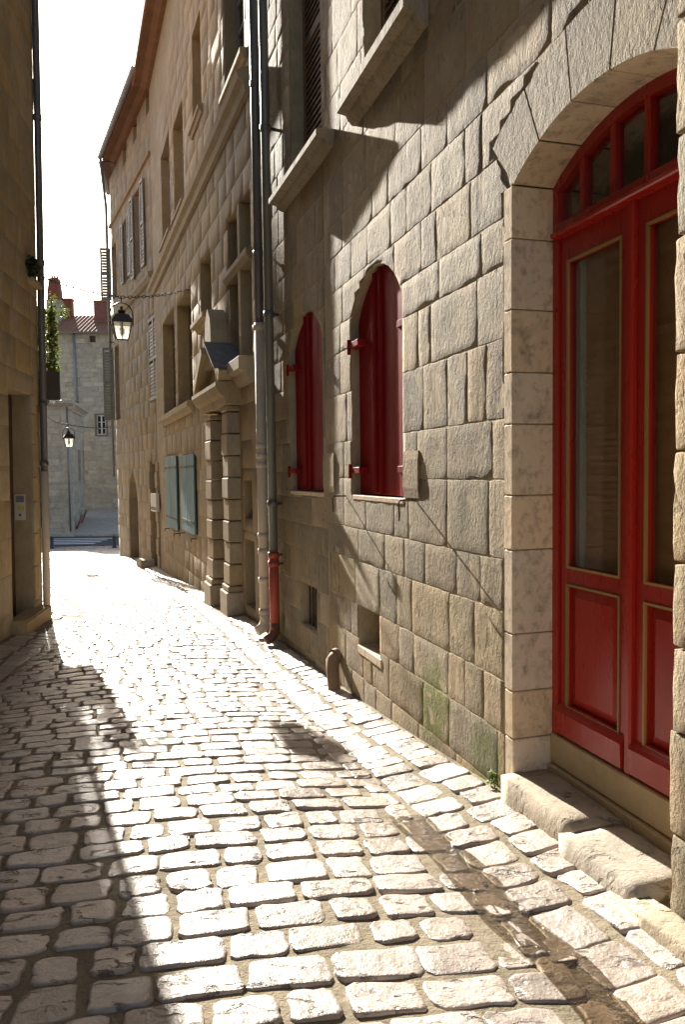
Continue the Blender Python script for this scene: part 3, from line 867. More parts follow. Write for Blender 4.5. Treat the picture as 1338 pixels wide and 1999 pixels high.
leaf(-fw - .003, CT + .018, 0); leaf(CT - .022, DT1 + fw + .003, 1)
MB().box(CT - .022, CT + .018, DY - .05, DY + .012, DB, TRZ0 + .006, .008).build('meeting_stile', 'red_paint', door_o, A.M)
# behind the glass: wooden blind, curtain edge, dark room
sl = MB(); z = DB + .68
while z < TRZ0 - .01:
    sl.extrude([(DY - .085, z), (DY - .08, z + .03), (DY - .07, z + .032), (DY - .075, z + .001)], DT1 + .01, -.16); z += .030
sl.build('wooden_blind', 'wood_slat', houseA, A.M)
cu = MB()
for i in range(6): cu.box(-.155 + i * .02, -.14 + i * .02, DY - .085 + .008 * (i % 2), DY - .072 + .008 * (i % 2), DB, TRZ0)
cu.build('curtain', 'curtain', houseA, A.M)
MB().box(DT1 - .3, .1, -.98, -.90, -2.0, 1.7).build('room_wall', 'curtain', houseA, A.M)
# threshold and steps
MB().box(DT1 + .01, -.005, DY - .12, DY + .012, DB - .145, DB - .006, .006).build('threshold', 'threshold', houseA, A.M)
for (a, b) in ((-.005, -.62), (-.622, DT1 - .02)):
    MB().box(b, a, DY - .04, DY + .028, DB - .30, DB - .150, .006).build('threshold', 'threshold', houseA, A.M)
rs = random.Random(21)
STZ = A.z(1005, 1520)                                   # top of the doorstep
print('step top', STZ, 'door bottom', DB)
def step_stone(t0, t1, o0, o1, z0, z1, seed):
    r = random.Random(seed); bm = bmesh.new(); bmesh.ops.create_cube(bm, size=1)
    bmesh.ops.subdivide_edges(bm, edges=bm.edges[:], cuts=7, use_grid_fill=True)
    for v in bm.verts:
        p = Vector((lerp(t0, t1, v.co.x + .5), lerp(o0, o1, v.co.y + .5), lerp(z0, z1, v.co.z + .5)))
        ex = sum(1 for c in v.co if abs(abs(c) - .5) < 1e-4)
        k = .0 if ex < 2 else .014
        d = Vector((-v.co.x, -v.co.y, -v.co.z)); 
        if k: p += Vector((np.sign(d.x) * k if abs(v.co.x) > .499 else 0, np.sign(d.y) * k if abs(v.co.y) > .499 else 0, np.sign(d.z) * k if abs(v.co.z) > .499 else 0)) * r.uniform(.6, 1.2)
        p += Vector((noise.noise(p * 9), noise.noise(p * 9 + Vector((5, 5, 5))), noise.noise(p * 9 + Vector((9, 1, 4))))) * .007
        p += Vector((noise.noise(p * 25), noise.noise(p * 25 + Vector((5, 5, 5))), noise.noise(p * 25 + Vector((9, 1, 4))))) * .004
        v.co = p
    me = bpy.data.meshes.new('doorstep'); bm.to_mesh(me); bm.free(); me.materials.append(MATS['step_stone'])
    me.polygons.foreach_set('use_smooth', [True] * len(me.polygons))
    return link_obj('doorstep', me, houseA, A.M)
step_stone(-.005, -.56, -.19, .075, -2.0, STZ + .035, 1); step_stone(-.572, -1.02, -.19, .125, -2.0, STZ + .02, 2); step_stone(-1.032, -1.9, .05, .18, -2.0, STZ + .01, 3)

# -- red shutter windows
def red_window(w, t0, t1, z0, zs, za, seed):
    poly = arch_poly(t0, t1, z0, zs, za, 12)
    win = MB().prism(poly, -.355, -.33).build('window', 'dark_pane', houseA, w.M)
    MB().box(t0 + .002, t1 - .002, -.30, .004, z0 - .03, z0 + .004, .004).build('sill', 'jamb_stone', win, w.M)
    h, c, rise = (t1 - t0) / 2, (t0 + t1) / 2, za - zs
    R = (h * h + rise * rise) / (2 * rise)
    top = lambda t: za - R + sqrt(max(R * R - (t - c) ** 2, 0)) - .012
    cm = lerp(t0, t1, .52)
    fl = board_shutter(w, win, cm + .012, t1 - .012, z0 + .015, za, -.095, 'red_shutter', 2, .035, top)
    nr = board_shutter(w, win, t0 + .006, cm - .012, z0 + .015, za, -.085, 'red_shutter', 2, .035, top)
    MB().prism([(cm - .045, z0 + .02), (cm + .045, z0 + .02), (cm + .045, top(cm) - .01), (cm - .045, top(cm) - .01)], -.06, -.03).build('meeting_bar', 'red_shutter', win, w.M)
    MB().tube([(cm + .035, -.022, z0 + .03), (cm + .04, -.022, top(cm) - .02)], .012, 8).build('closing_rod', 'red_shutter', win, w.M)
    for zz in (lerp(z0, zs, .13), lerp(z0, zs, .86)):
        MB().box(t1 - .20, t1 + .03, -.060, .012, zz, zz + .045, .003).tube([(t1 + .02, .010, zz - .04), (t1 + .02, .010, zz + .07)], .014, 8).build('hinge', 'red_shutter', win, w.M)
        MB().box(t0 - .01, t0 + .20, -.050, -.036, zz, zz + .045, .003).build('hinge', 'red_shutter', win, w.M)
red_window(A, rw0, rw1, rz0, rzs, rza, 1)
red_window(B0, lw0, lw1, lz0, lzs, lza, 2)
# stone stops beside the windows and iron shutter stays on the sill line
for (w, px, py0, py1, wd) in ((A, 806, 972, 880, .20), (B0, 640, 962, 885, .0)):
    if w is A: t0, t1 = A.t(820, 930), A.t(791, 930)
    else: t0, t1 = -.16, -.02; w = A; t0, t1 = A.t(654, 925), A.t(634, 925)
    z0, z1 = w.z(px, py0), w.z(px, py1)
    m = MB().extrude([(-.02, z0), (.006, z0), (.014, z0 + .06), (.014, z1 - .05), (.007, z1), (-.02, z1)], t0, t1)
    m.build('stone_stop', 'rough_stone', wallA, A.M)
for (px, py) in ((676, 968), (812, 976)):
    t, z = A.hit(px, py)
    MB().tube([(t, -.02, z), (t, .10, z), (t - .01, .112, z - .015), (t - .02, .113, z - .09), (t, .108, z - .12), (t + .02, .10, z - .10)], .006, 6).build('shutter_stay', 'rust_iron', wallA, A.M)
# cellar openings
m = MB()
for k in range(4):
    tt = lerp(d0[0], d1[0], .18 + .21 * k); m.tube([(tt, -.06, bbox(cellL)[2] - .02), (tt, -.06, bbox(cellL)[3] + .02)], .009, 6)
m.build('cellar_grille', 'iron', houseA, B0.M)
MB().box(d0[0], d1[0], -.345, -.335, bbox(cellL)[2], bbox(cellL)[3]).build('cellar_backing', 'dark_wood', houseA, B0.M)
bb = bbox(cellR)
MB().box(bb[0] + .004, bb[0] + .035, -.33, -.07, bb[2] + .005, bb[3] - .005).build('cellar_board', 'board_wood', houseA, A.M)
MB().box(bb[0] - .03, bb[1] + .03, -.36, .006, bb[2] - .06, bb[2] + .004, .006).build('cellar_sill', 'jamb_stone', houseA, A.M)
# -- upper windows with louvred shutters, big mossy sill
sill_block(A, houseA, ut0, ut1, usz - .15, usz, .15)
sill_block(B0, houseA, s2t0, s2t1, s2z - .12, s2z, .16)
bb = bbox(uwR); louvre_window(A, houseA, bb[0], bb[1], bb[2], bb[3], -.16, 'brown_shutter', pitch=.06)
bb = bbox(uwL); louvre_window(B0, houseA, bb[0], bb[1], bb[2], bb[3], -.16, 'brown_shutter', pitch=.06)
# roof of house A
MB().extrude([(-6.6, EAVE + 2.2), (.55, EAVE - .1), (.55, EAVE + .02), (-6.6, EAVE + 2.4)], -9, TA).build('roof', 'tile', houseA, A.M)
# clay spout at the foot of the wall
t, z = A.hit(672, 1300); 
spout = MB().tube([(t + .14, -.05, z + .05), (t + .12, .04, z + .055), (t + .09, .07, z + .03), (t + .04, .085, z - .05), (t - .01, .09, z - .14), (t - .05, .09, z - .24)], [.055, .055, .055, .052, .05, .05], 12, caps=False)
sp = tag(spout.build('drain_spout', 'clay', None, A.M, True), 'short brown clay spout bending out at the foot of the wall', 'drain spout')
WM[sp.name] = A.M
MB().tube([(t + .125, .015, z + .06), (t + .112, .05, z + .053)], .064, 12, caps=False).build('collar', 'clay', sp, A.M, True)

# ================================================================== drainpipes by the corner
def pipe_thing(name, label, w, path, mats, collars, r, shoe, group=None):
    """path: list of (t, out, z) from top to foot; mats: [(z_top, z_bottom, material, radius)]"""
    base = w.P(*path[-1]); root = empty(name, Matrix.Translation(base), label, 'drainpipe', 'drainpipes on the house fronts')
    def at(z):
        for (a, b) in zip(path, path[1:]):
            if b[2] <= z <= a[2]:
                k = (a[2] - z) / (a[2] - b[2]); return tuple(lerp(a[i], b[i], k) for i in range(3))
        return path[-1] if z < path[-1][2] else path[0]
    for (zt, zb_, mt, rr) in mats:
        pts = [at(zt)] + [p for p in path if zb_ < p[2] < zt] + [at(zb_)]
        MB().tube(pts, rr, 14).build('pipe', mt, root, w.M, True)
    for (z, mt, rr) in collars:
        p = at(z); MB().tube([(p[0], p[1], z + .03), (p[0], p[1], z - .03)], rr, 14).build('collar', mt, root, w.M, True)
        if rr < .075: MB().box(p[0] - .012, p[0] + .012, -.05, p[1] - .02, z - .012, z + .012).build('bracket', 'iron', root, w.M)
    if shoe:
        p = path[-1]; MB().tube([(p[0], p[1], p[2] + .12), (p[0], p[1], p[2] + .04), (p[0] - .01, p[1] + .03, p[2] - .02), (p[0] - .03, p[1] + .10, p[2] - .06)], shoe[1], 14).build('shoe', shoe[0], root, w.M, True)
    return root
def pz(w, px, py, out): return w.z(px, py, out)
t1a, zz = B.hit(518, 1225, .11); tp = B.t(489, 0, .11)
g1 = ground(*B.P(t1a, .11, 0)[:2])
pipe_thing('drainpipe', 'dark drainpipe with thick beige lower half between the stone houses', B,
           [(t1a + .12, .11, EAVE), (t1a + .05, .11, 4.5), (t1a, .11, g1 + .12)],
           [(EAVE, pz(B, 505, 632, .11), 'dark_zinc', .048), (pz(B, 505, 632, .11), g1 + .12, 'beige_pipe', .058)],
           [(pz(B, 495, y, .11), 'dark_zinc', .056) for y in (170, 505)] + [(pz(B, 508, 640, .11), 'beige_pipe', .076)] + [(pz(B, 512, y, .11), 'beige_pipe', .066) for y in (870, 890, 908, 1045, 1075, 1130, 1190)], .05, ('beige_pipe', .058))
t2a, zz = B0.hit(537, 1235, .10)
g2 = ground(*B0.P(t2a, .10, 0)[:2])
pipe_thing('drainpipe', 'slender dark drainpipe with red painted foot beside the beige pipe', B0,
           [(t2a + .16, .10, EAVE), (t2a + .07, .10, 4.5), (t2a, .10, g2 + .10)],
           [(EAVE, pz(B0, 532, 1078, .10), 'green_zinc', .046), (pz(B0, 532, 1078, .10), g2 + .10, 'red_pipe', .052)],
           [(pz(B0, 512, y, .10), 'green_zinc', .056) for y in (262, 625, 980)] + [(pz(B0, 533, y, .10), 'red_pipe', .060) for y in (1083, 1100)], .05, ('rust_iron', .052))

# ================================================================== HOUSE B: portal and mullioned windows
houseB = empty('stone_house', B.M @ T(0, 0, -2), 'ochre stone house with carved portal, mullioned windows and blue shutters', 'house')
def orect(w, px0, px1, pyb, pyt, pm=None):
    """rectangle on the facade from photograph columns px0 (far) .. px1 (near) and sill / head rows"""
    ym = (pyb + pyt) / 2
    return rect(w.t(px1, ym), w.t(px0, ym), w.z((px0 + px1) / 2, pyb), w.z((px0 + px1) / 2, pyt))
bw1 = orect(B, 318, 341, 802, 612); bw2 = orect(B, 346, 374, 792, 572)
bw3 = orect(B, 391, 411, 622, 497)
bw4 = orect(B, 446, 490, 712, 395)
up = [(orect(B, 436, 474, 150, -120)), orect(B, 374, 391, 235, 40), orect(B, 338, 357, 415, 215), orect(B, 314, 331, 470, 275)]
bw5 = orect(B, 476, 491, 1013, 938); bw6 = orect(B, 478, 496, 1185, 1055)
bs1 = orect(B, 327, 348, 1028, 893); bs2 = orect(B, 357, 383, 1036, 890)
PT0, PT1 = 1.12, 3.0                                   # portal extent
pdoor = rect(1.68, 2.28, -2.4, B.z(405, 850))
opB = [(p, .36) for p in (bw1, bw2, bw3, bw4, bw5, bw6, bs1, bs2, pdoor)] + [(p, .36) for p in up]
CE = 9.5                                                # wall head of the two far houses
wallB = wall_slab('wall', B, 0, TB, -3, CE, .42, opB, 'house_stone', houseB)
body_box(B, houseB, 0.02, TB, -3, CE, 6, 'plaster_mortar', front=-.436)
masonry(B, 0, TB, -2.6, 8.6, (.34, .46), (.45, .95), opB, 'house_stone', wallB, seed=8, limit=290, rough=.0022, bev=.004, out=(-.0115, -.0085), joint=.007, cell=.25, margin=60,
        blocked=[rect(PT0, PT1, -2.6, B.z(405, 745))])
STR = 4.66                                              # string course
MB().extrude([(-.05, STR - .22), (.05, STR - .22), (.07, STR - .12), (.13, STR - .08), (.15, STR), (.02, STR + .06), (-.05, STR + .06)], .25, TB + .05).build('string_course', 'portal_stone', houseB, B.M)
for p in (bw1, bw2, bw3, bw5, bw6):
    bb = bbox(p)
    if p in (bw1, bw2): casement(B, houseB, bb[0], bb[1], bb[2], bb[3], -.26, 'brown_shutter', 4, .05)
    else: MB().box(bb[0], bb[1], -.35, -.32, bb[2], bb[3]).build('window', 'dark_pane' if p is bw3 else 'dark_wood', houseB, B.M)
# cross window: stone mullion and transom
bb = bbox(bw4); cs = casement(B, houseB, bb[0], bb[1], bb[2], bb[3], -.27, 'brown_shutter', 6, .045)
cm = lerp(bb[0], bb[1], .45); cz = lerp(bb[2], bb[3], .62)
MB().box(cm - .07, cm + .07, -.25, .015, bb[2], bb[3], .012).build('mullion', 'portal_stone', houseB, B.M)
MB().extrude([(-.25, cz - .08), (.02, cz - .08), (.06, cz - .01), (.06, cz + .05), (-.25, cz + .09)], bb[0] - .02, bb[1] + .1).build('transom', 'portal_stone', houseB, B.M)
sill_block(B, houseB, bb[0] - .10, bb[1] + .12, bb[2] - .30, bb[2] - .005, .19, 'portal_stone')
bb = bbox(bw3); sill_block(B, houseB, bb[0] - .12, bb[1] + .12, bb[2] - .16, bb[2] - .005, .16, 'portal_stone')
bb1, bb2 = bbox(bw1), bbox(bw2); zl = min(bb1[2], bb2[2])
sill_block(B, houseB, bb2[0] - .1, bb1[1] + .15, zl - .2, zl - .004, .12, 'portal_stone')
for p in up:
    bb = bbox(p); casement(B, houseB, bb[0], bb[1], bb[2], bb[3], -.20, 'grey_shutter', 4, .06)
    sill_block(B, houseB, bb[0] - .1, bb[1] + .1, bb[2] - .14, bb[2] - .004, .07, 'portal_stone')
# blue shutters: two closed pairs
for p in (bs1, bs2):
    bb = bbox(p); win = MB().box(bb[0], bb[1], -.30, -.27, bb[2], bb[3]).build('window', 'dark_pane', houseB, B.M)
    c = (bb[0] + bb[1]) / 2
    for (a, b) in ((bb[0] - .02, c - .012), (c + .012, bb[1] + .02)):
        board_shutter(B, win, a, b, bb[2] - .02, bb[3] + .02, .012, 'blue_paint', 3, .03)
        for zz in (.12, .84):
            z = lerp(bb[2], bb[3], zz); MB().box(a + .02, b - .02, .043, .050, z, z + .045).build('hinge', 'iron', win, B.M)
    for tt in (bb[0] + .12, bb[1] - .1):
        MB().tube([(tt, -.02, bb[2] - .09), (tt, .09, bb[2] - .09), (tt, .09, bb[2] - .14)], .010, 6).build('shutter_catch', 'iron', win, B.M)
# portal
pzt = B.z(420, 790, .2)
portal = MB().box(1.68, 2.28, -.34, -.30, -2.4, bbox(pdoor)[3]).build('portal_door', 'dark_wood', houseB, B.M)
def pilaster(t0, t1, out, ztop, seed):
    r = random.Random(seed); zb = ground(*B.P(t0, .2, 0)[:2]) - .05
    MB().box(t0 - .05, t1 + .05, -.05, out + .06, zb - .3, zb + .34, .012).build('pilaster_base', 'portal_stone', houseB, B.M)
    MB().box(t0 - .03, t1 + .03, -.05, out + .035, zb + .345, zb + .42, .012).build('pilaster_base', 'portal_stone', houseB, B.M)
    z = zb + .425; k = 0
    while z < ztop - .05:
        h = min(.285, ztop - z)
        g = .0 if k % 2 else .012
        MB().box(t0 - g, t1 + g, -.05, out + g, z + .006, z + h - .006, .014).build('pilaster_block', 'portal_stone', houseB, B.M)
        z += h; k += 1
pilaster(PT0 + .10, PT0 + .48, .15, pzt - .04, 1)
pilaster(PT1 - .68, PT1 - .22, .18, pzt - .10, 2)
ent = [(-.05, pzt - .05), (.20, pzt - .05), (.22, pzt + .04), (.28, pzt + .08), (.33, pzt + .17), (.33, pzt + .22), (-.05, pzt + .24)]
MB().extrude(ent, PT0 - .10, PT1 + .05).build('entablature', 'portal_stone', houseB, B.M)
# broken pediment: two raking pieces, slate on the near one
pe = pzt + .245
def rake(t0, z0, t1, z1, th, out, nm, mat, y0=-.04):
    d = Vector((t1 - t0, z1 - z0)).normalized(); nn = Vector((-d.y, d.x))
    if nn.y < 0: nn = -nn
    return MB().prism([(t0, z0), (t1, z1), (t1 + nn.x * th, z1 + nn.y * th), (t0 + nn.x * th, z0 + nn.y * th)], y0, out).build(nm, mat, houseB, B.M)
rake(PT0 - .12, pe, PT0 + .55, pe + .40, .13, .30, 'pediment', 'portal_stone'); rake(PT0 - .16, pe + .135, PT0 + .56, pe + .565, .02, .36, 'pediment_slate', 'slate')
rake(PT1 + .05, pe, PT1 - .75, pe + .50, .12, .30, 'pediment', 'portal_stone')
MB().prism([(PT0 - .05, pe), (PT1 - .02, pe), (PT1 - .75, pe + .48), (PT0 + .55, pe + .38)], -.04, .10).build('tympanum', 'portal_stone', houseB, B.M)
MB().prism([(PT0 + .75, pe + .3), (PT0 + 1.35, pe + .3), (PT0 + 1.25, pe + .95), (PT0 + 1.05, pe + 1.12), (PT0 + .85, pe + .95)], -.04, .22).build('pediment_block', 'portal_stone', houseB, B.M)
# leaning slab and stone plaque near the pipes
bb = bbox(orect(B, 447, 461, 1160, 1092)); MB().box(bb[0], bb[1], -.02, .05, bb[2], bb[3], .01).build('wall_plaque', 'slab_stone', houseB, B.M)
roofB = MB().extrude([(-7.5, CE + 2.3), (.40, CE + .02), (.40, CE + .12), (-7.5, CE + 2.45)], .01, TB).build('roof', 'tile', houseB, B.M)
MB().extrude([(-.3, CE + .11), (-.05, CE - .02), (.08, CE - .02), (.20, CE + .04), (.36, CE + .015), (.36, CE + .03)], .02, TB - .02).build('eave_boards', 'eave_wood', roofB, B.M)

# ================================================================== HOUSE C: corner house with the projecting eave
houseC = empty('stone_house', C.M @ T(0, 0, -2.3), 'tall plain corner house with pointed doorway and projecting tiled eave', 'house')
pd = orect(C, 252, 269, 1100, 920); pbb = bbox(pd); zb = -2.75
pmid = (pbb[0] + pbb[1]) / 2; zsp = lerp(zb, pbb[3], .72)
pointed = [(pbb[0], zb), (pbb[1], zb), (pbb[1], zsp), (lerp(pmid, pbb[1], .62), lerp(zsp, pbb[3], .6)), (pmid, pbb[3]), (lerp(pmid, pbb[0], .62), lerp(zsp, pbb[3], .6)), (pbb[0], zsp)]
cdoor = rect(.05, .75, -2.75, C.z(305, 905))
cw1 = orect(C, 291, 309, 780, 615)
cw2 = orect(C, 262, 277, 535, 365); cw3 = orect(C, 242, 251, 548, 425)
tops = [orect(C, 283, 297, 215, 148), orect(C, 258, 266, 275, 208), orect(C, 238, 246, 320, 262)]
cwe = [rect(TC - .95, TC - .12, C.z(219, 588), C.z(215, 488)), rect(TC - .95, TC - .12, C.z(222, 822), C.z(219, 682))]
opC = [(p, .36) for p in [pointed, cdoor, cw1, cw2, cw3] + tops + cwe]
wallC = wall_slab('wall', C, -.02, TC, -3.2, CE, .42, opC, 'house_stone', houseC)
body_box(C, houseC, 0, TC - .01, -3.2, CE, 7, 'house_stone', front=-.436)
masonry(C, 0, TC, -2.9, CE - .1, (.38, .50), (.55, 1.0), opC, 'house_stone', wallC, seed=9, limit=290, rough=.002, bev=.004, out=(-.0115, -.0085), joint=.008, cell=.3, margin=60)
MB().prism(pointed, -.34, -.30).build('pointed_door', 'dark_wood', houseC, C.M)
hood = grow(pointed, .16)
MB().box(.05, .75, -.34, -.30, -2.75, bbox(cdoor)[3]).build('side_door', 'dark_wood', houseC, C.M)
for (a, b) in ((-.22, .04), (.76, 1.05)):
    z = -2.45; k = 0
    while z < bbox(cdoor)[3]:
        h = min(.42, bbox(cdoor)[3] + .02 - z); MB().box(a, b, -.30, .05 + .02 * (k % 2), z + .004, z + h - .004, .012).build('door_jamb', 'portal_stone', houseC, C.M); z += h; k += 1
zc_ = ground(*C.P(.9, .3, 0)[:2]); MB().box(.5, 1.15, .0, .38, zc_ - .2, zc_ + .20, .02).build('doorstep', 'step_stone', houseC, C.M)
bb = bbox(cw1); louvre_window(C, houseC, bb[0], bb[1], bb[2], bb[3], -.02, 'grey_shutter', pitch=.09)
for p in (cw2, cw3):
    bb = bbox(p); win = casement(C, houseC, bb[0], bb[1], bb[2], bb[3], -.16, 'white_frame', 3)
    for (a, b) in ((bb[0] - .42, bb[0] - .01), (bb[1] + .01, bb[1] + .42)):
        f, s2 = MB(), MB(); louvre_leaf(f, s2, a, b, bb[2], bb[3], .02, pitch=.09); f.build('shutter', 'grey_shutter', win, C.M); s2.build('slats', 'grey_shutter', win, C.M)
for p in tops:
    bb = bbox(p); win = casement(C, houseC, bb[0], bb[1], bb[2], bb[3], -.14, 'white_frame', 2)
for p in cwe:
    bb = bbox(p); win = casement(C, houseC, bb[0], bb[1], bb[2], bb[3], -.18, 'white_frame', 3)
    hinge_t = bb[1] + .02
    M2 = C.M @ T(hinge_t, .02, 0) @ Matrix.Rotation(radians(78), 4, 'Z')
    f, s2 = MB(), MB(); louvre_leaf(f, s2, 0, .34, bb[2], bb[3], -.018, pitch=.09)
    f.build('shutter', 'green_grey_shutter', win, M2); s2.build('slats', 'green_grey_shutter', win, M2)
zc8 = 8.0
MB().extrude([(-.03, zc8 - .07), (.05, zc8 - .06), (.06, zc8), (-.03, zc8 + .03)], -.02, TC + .03).build('string_course', 'house_stone', houseC, C.M)
MB().extrude([(-.05, 4.88), (.05, 4.88), (.12, 4.98), (.12, 5.06), (-.05, 5.12)], .0, TC + .03).build('string_course', 'portal_stone', houseC, C.M)
# eave
roofC = MB().extrude([(-7.5, CE + 2.3), (.40, CE + .02), (.40, CE + .12), (-7.5, CE + 2.45)], .0, 4.95).build('roof', 'tile', houseC, C.M)
MB().extrude([(-.3, CE + .11), (-.05, CE - .02), (.08, CE - .02), (.20, CE + .04), (.36, CE + .015), (.36, CE + .03)], .0, 4.95).build('eave_boards', 'eave_wood', roofC, C.M)
r = random.Random(4)
C2 = Wall(pt2(C, 4.95), 12.0)                            # return of the eave past the corner
MB().extrude([(-7.5, CE + 2.3), (.40, CE + .02), (.40, CE + .12), (-7.5, CE + 2.45)], .0, 3.0).build('roof', 'tile', houseC, C2.M)
MB().extrude([(-.3, CE + .11), (-.05, CE - .02), (.08, CE - .02), (.20, CE + .04), (.36, CE + .012), (.36, CE + .026)], .05, 2.95).build('eave_boards', 'eave_wood', roofC, C2.M)
MB().box(0, 3.0, -7, -.01, -3.4, CE - .02).build('rear_wall', 'house_stone', houseC, C2.M)
g = MB(); n = 8
prof = [(.40 + .075 + .075 * cos(a), CE + .10 + .075 * sin(a)) for a in np.linspace(pi, 2 * pi, n)]
prof += [(.40 + .075 + .068 * cos(a), CE + .10 + .068 * sin(a)) for a in np.linspace(2 * pi, pi, n)]
g.extrude(prof, -.9, 4.98).build('gutter', 'blue_zinc', roofC, C.M)
MB().extrude(prof, .1, 3.0).build('gutter', 'blue_zinc', roofC, C2.M)
# downpipe on the corner
gz = ground(*C.P(TC - .05, .1, 0)[:2])
pipe_thing('drainpipe', 'thin dark downpipe at the far corner of the house with projecting eave', C,
           [(4.9, .47, CE + .05), (4.95, .45, CE - .15), (TC - .05, .12, CE - .9), (TC - .03, .10, gz + 2.6)],
           [(CE + .05, gz + 2.6, 'dark_zinc', .045)], [(z, 'dark_zinc', .055) for z in (2.2, 4.3, 6.4)], .045, None)
bb = bbox(orect(C, 306, 317, 998, 963))
mb_ = tag(MB().box(bb[0], bb[1], .075, .16, bb[2], bb[3], .01).build('letter_box', 'white_plate', None, C.M), 'small pale letter box fixed to the door jamb', 'letter box')
WM[mb_.name] = C.M
MB().box(bb[0] + .05, bb[1] - .05, .161, .166, bb[2] + .04, bb[2] + .12).build('flap', 'grey_print', mb_, C.M)

# ================================================================== HOUSE L1 on the left
houseL = empty('stone_house', L1.M @ T(0, 0, -1.75), 'shaded honey coloured stone house with recessed doorway and raised step', 'house')
ld1 = L1.t(42, 1000); ld0 = .42
lz = L1.z(60, 772)
print('L1 door', ld0, ld1, lz)
RD = .26
ldoor = rect(ld0 + .02, ld0 + .95, -2.6, lz)
opL = [(ldoor, RD)]
wallL = wall_slab('wall', L1, 0, 16, -3, 9.2, .42, opL, 'left_stone', houseL)
MB().box(0.02, 16, -6, -.436, -3, 9.2).build('rear_wall', 'left_stone', houseL, L1.M)
MB().box(ld0 + .02, ld0 + .95, -RD - .002, -RD + .03, -2.4, lz).build('door', 'dark_wood', houseL, L1.M)
masonry(L1, 0, 4.2, -2.3, 6.6, (.32, .46), (.42, .80), opL, 'left_stone', wallL, seed=13, limit=280, rough=.003, bev=.005, out=(-.0105, -.006), joint=.008, cell=.12, margin=120)
r = random.Random(17); z = -1.95
while z < lz:
    h = min(r.uniform(.3, .45), lz - z); MB().box(ld0 - .16, ld0 + .018, -RD, .014 + r.uniform(0, .008), z + .004, z + h - .004, .010).build('jamb_stone', 'left_stone', wallL, L1.M); z += h
zs_ = ground(*L1.P(ld0 + .3, .2, 0)[:2])
stl = step_stone(0, .01, 0, .01, 0, .01, 9); bpy.data.objects.remove(stl)
def left_step():
    bm = bmesh.new(); bmesh.ops.create_cube(bm, size=1); bmesh.ops.subdivide_edges(bm, edges=bm.edges[:], cuts=6, use_grid_fill=True)
    for v in bm.verts:
        p = Vector((lerp(ld0 - .22, ld0 + 1.0, v.co.x + .5), lerp(-.1, .15, v.co.y + .5), lerp(zs_ - .3, zs_ + .17, v.co.z + .5)))
        p += Vector((noise.noise(p * 8), noise.noise(p * 8 + Vector((5, 5, 5))), noise.noise(p * 8 + Vector((9, 1, 4))))) * .014
        v.co = p
    bmesh.ops.bevel(bm, geom=[e for e in bm.edges if e.calc_face_angle(0) > 1.0], offset=.018, segments=2, affect='EDGES')
    me = bpy.data.meshes.new('doorstep'); bm.to_mesh(me); bm.free(); me.materials.append(MATS['left_stone']); link_obj('doorstep', me, houseL, L1.M)
left_step()
MB().extrude([(-6, 11.4), (.5, 9.1), (.5, 9.2), (-6, 11.6)], -.2, 16).build('roof', 'tile', houseL, L1.M)
# sign plate on the far jamb of the doorway (faces the camera side of the recess)
so0 = -.155
zt_, zb2 = L1.z(51, 966), L1.z(51, 1018)
plate = tag(MB().box(ld0 + .02, ld0 + .028, so0 - .065, so0 + .065, zb2, zt_, .002).build('notice_plate', 'white_plate', None, L1.M), 'small white notice plate with grey and yellow print in the shaded doorway', 'notice')
WM[plate.name] = L1.M
MB().box(ld0 + .0282, ld0 + .0295, so0 - .05, so0 + .05, zt_ - .10, zt_ - .02).build('printed_lines', 'grey_print', plate, L1.M)
MB().box(ld0 + .0282, ld0 + .0295, so0 - .03, so0 + .05, lerp(zb2, zt_, .38), lerp(zb2, zt_, .55)).build('yellow_print', 'yellow_print', plate, L1.M)
MB().box(ld0 + .0282, ld0 + .0295, so0 - .012, so0 + .012, zb2 + .05, zb2 + .08).build('key_slot', 'iron', plate, L1.M)
# drainpipe on the corner
gl_ = ground(*L1.P(-.03, .05, 0)[:2])
pipe_thing('drainpipe', 'dark drainpipe with beige foot on the corner of the shaded house', L1,
           [(.02, .038, 9.1), (.02, .038, 6.0), (.01, .040, 4.6), (.01, .044, gl_ + .05)],
           [(9.1, L1.z(83, 920, .03), 'dark_zinc', .045), (L1.z(83, 920, .03), gl_ + .05, 'beige_pipe', .05)],
           [(L1.z(83, y, .03), 'dark_zinc', .054) for y in (250, 520, 790, 905)], .045, None)

# ================================================================== HOUSE L2 further along, its window box shows past the corner
houseL2 = empty('stone_house', L2.M @ T(-4, 0, -2), 'low house in shadow beyond the corner drainpipe', 'house')
wall_slab('wall', L2, -15.0, 0, -3.2, 5.2, .4, [], 'left_stone', houseL2)
MB().box(-15.0, 0, -5, -.42, -3.2, 5.2).build('rear_wall', 'left_stone', houseL2, L2.M)
MB().extrude([(-5.2, 6.6), (.10, 5.1), (.10, 5.2), (-5.2, 6.8)], -15.1, 0).build('roof', 'tile', houseL2, L2.M)
bY = 13.2; q = ray(109, 770); q = q * (bY / q.y)
bl = L2.I @ Vector((q.x, q.y, 0)); bt_, bo_ = bl.x, bl.y
zt_ = (ray(100, 736) * (bY / ray(100, 736).y)).z; zb_ = (ray(100, 808) * (bY / ray(100, 808).y)).z
print('box', bt_, bo_, zt_, zb_)
bx = empty('window_box', L2.M @ T(bt_, 0, zb_), 'dark window box with trailing ivy beyond the corner drainpipe', 'window box')
MB().box(bt_, bt_ + .75, 0.0, bo_, zb_ + .16, zt_, .01).build('planter', 'iron', bx, L2.M)
MB().extrude([(0, zb_ - .35), (.08, zb_ - .30), (bo_ * .75, zb_ + .15), (0, zb_ + .15)], bt_ + .08, bt_ + .16).build('bracket', 'clay', bx, L2.M)
MB().extrude([(0, zb_ - .35), (.08, zb_ - .30), (bo_ * .75, zb_ + .15), (0, zb_ + .15)], bt_ + .58, bt_ + .66).build('bracket', 'clay', bx, L2.M)

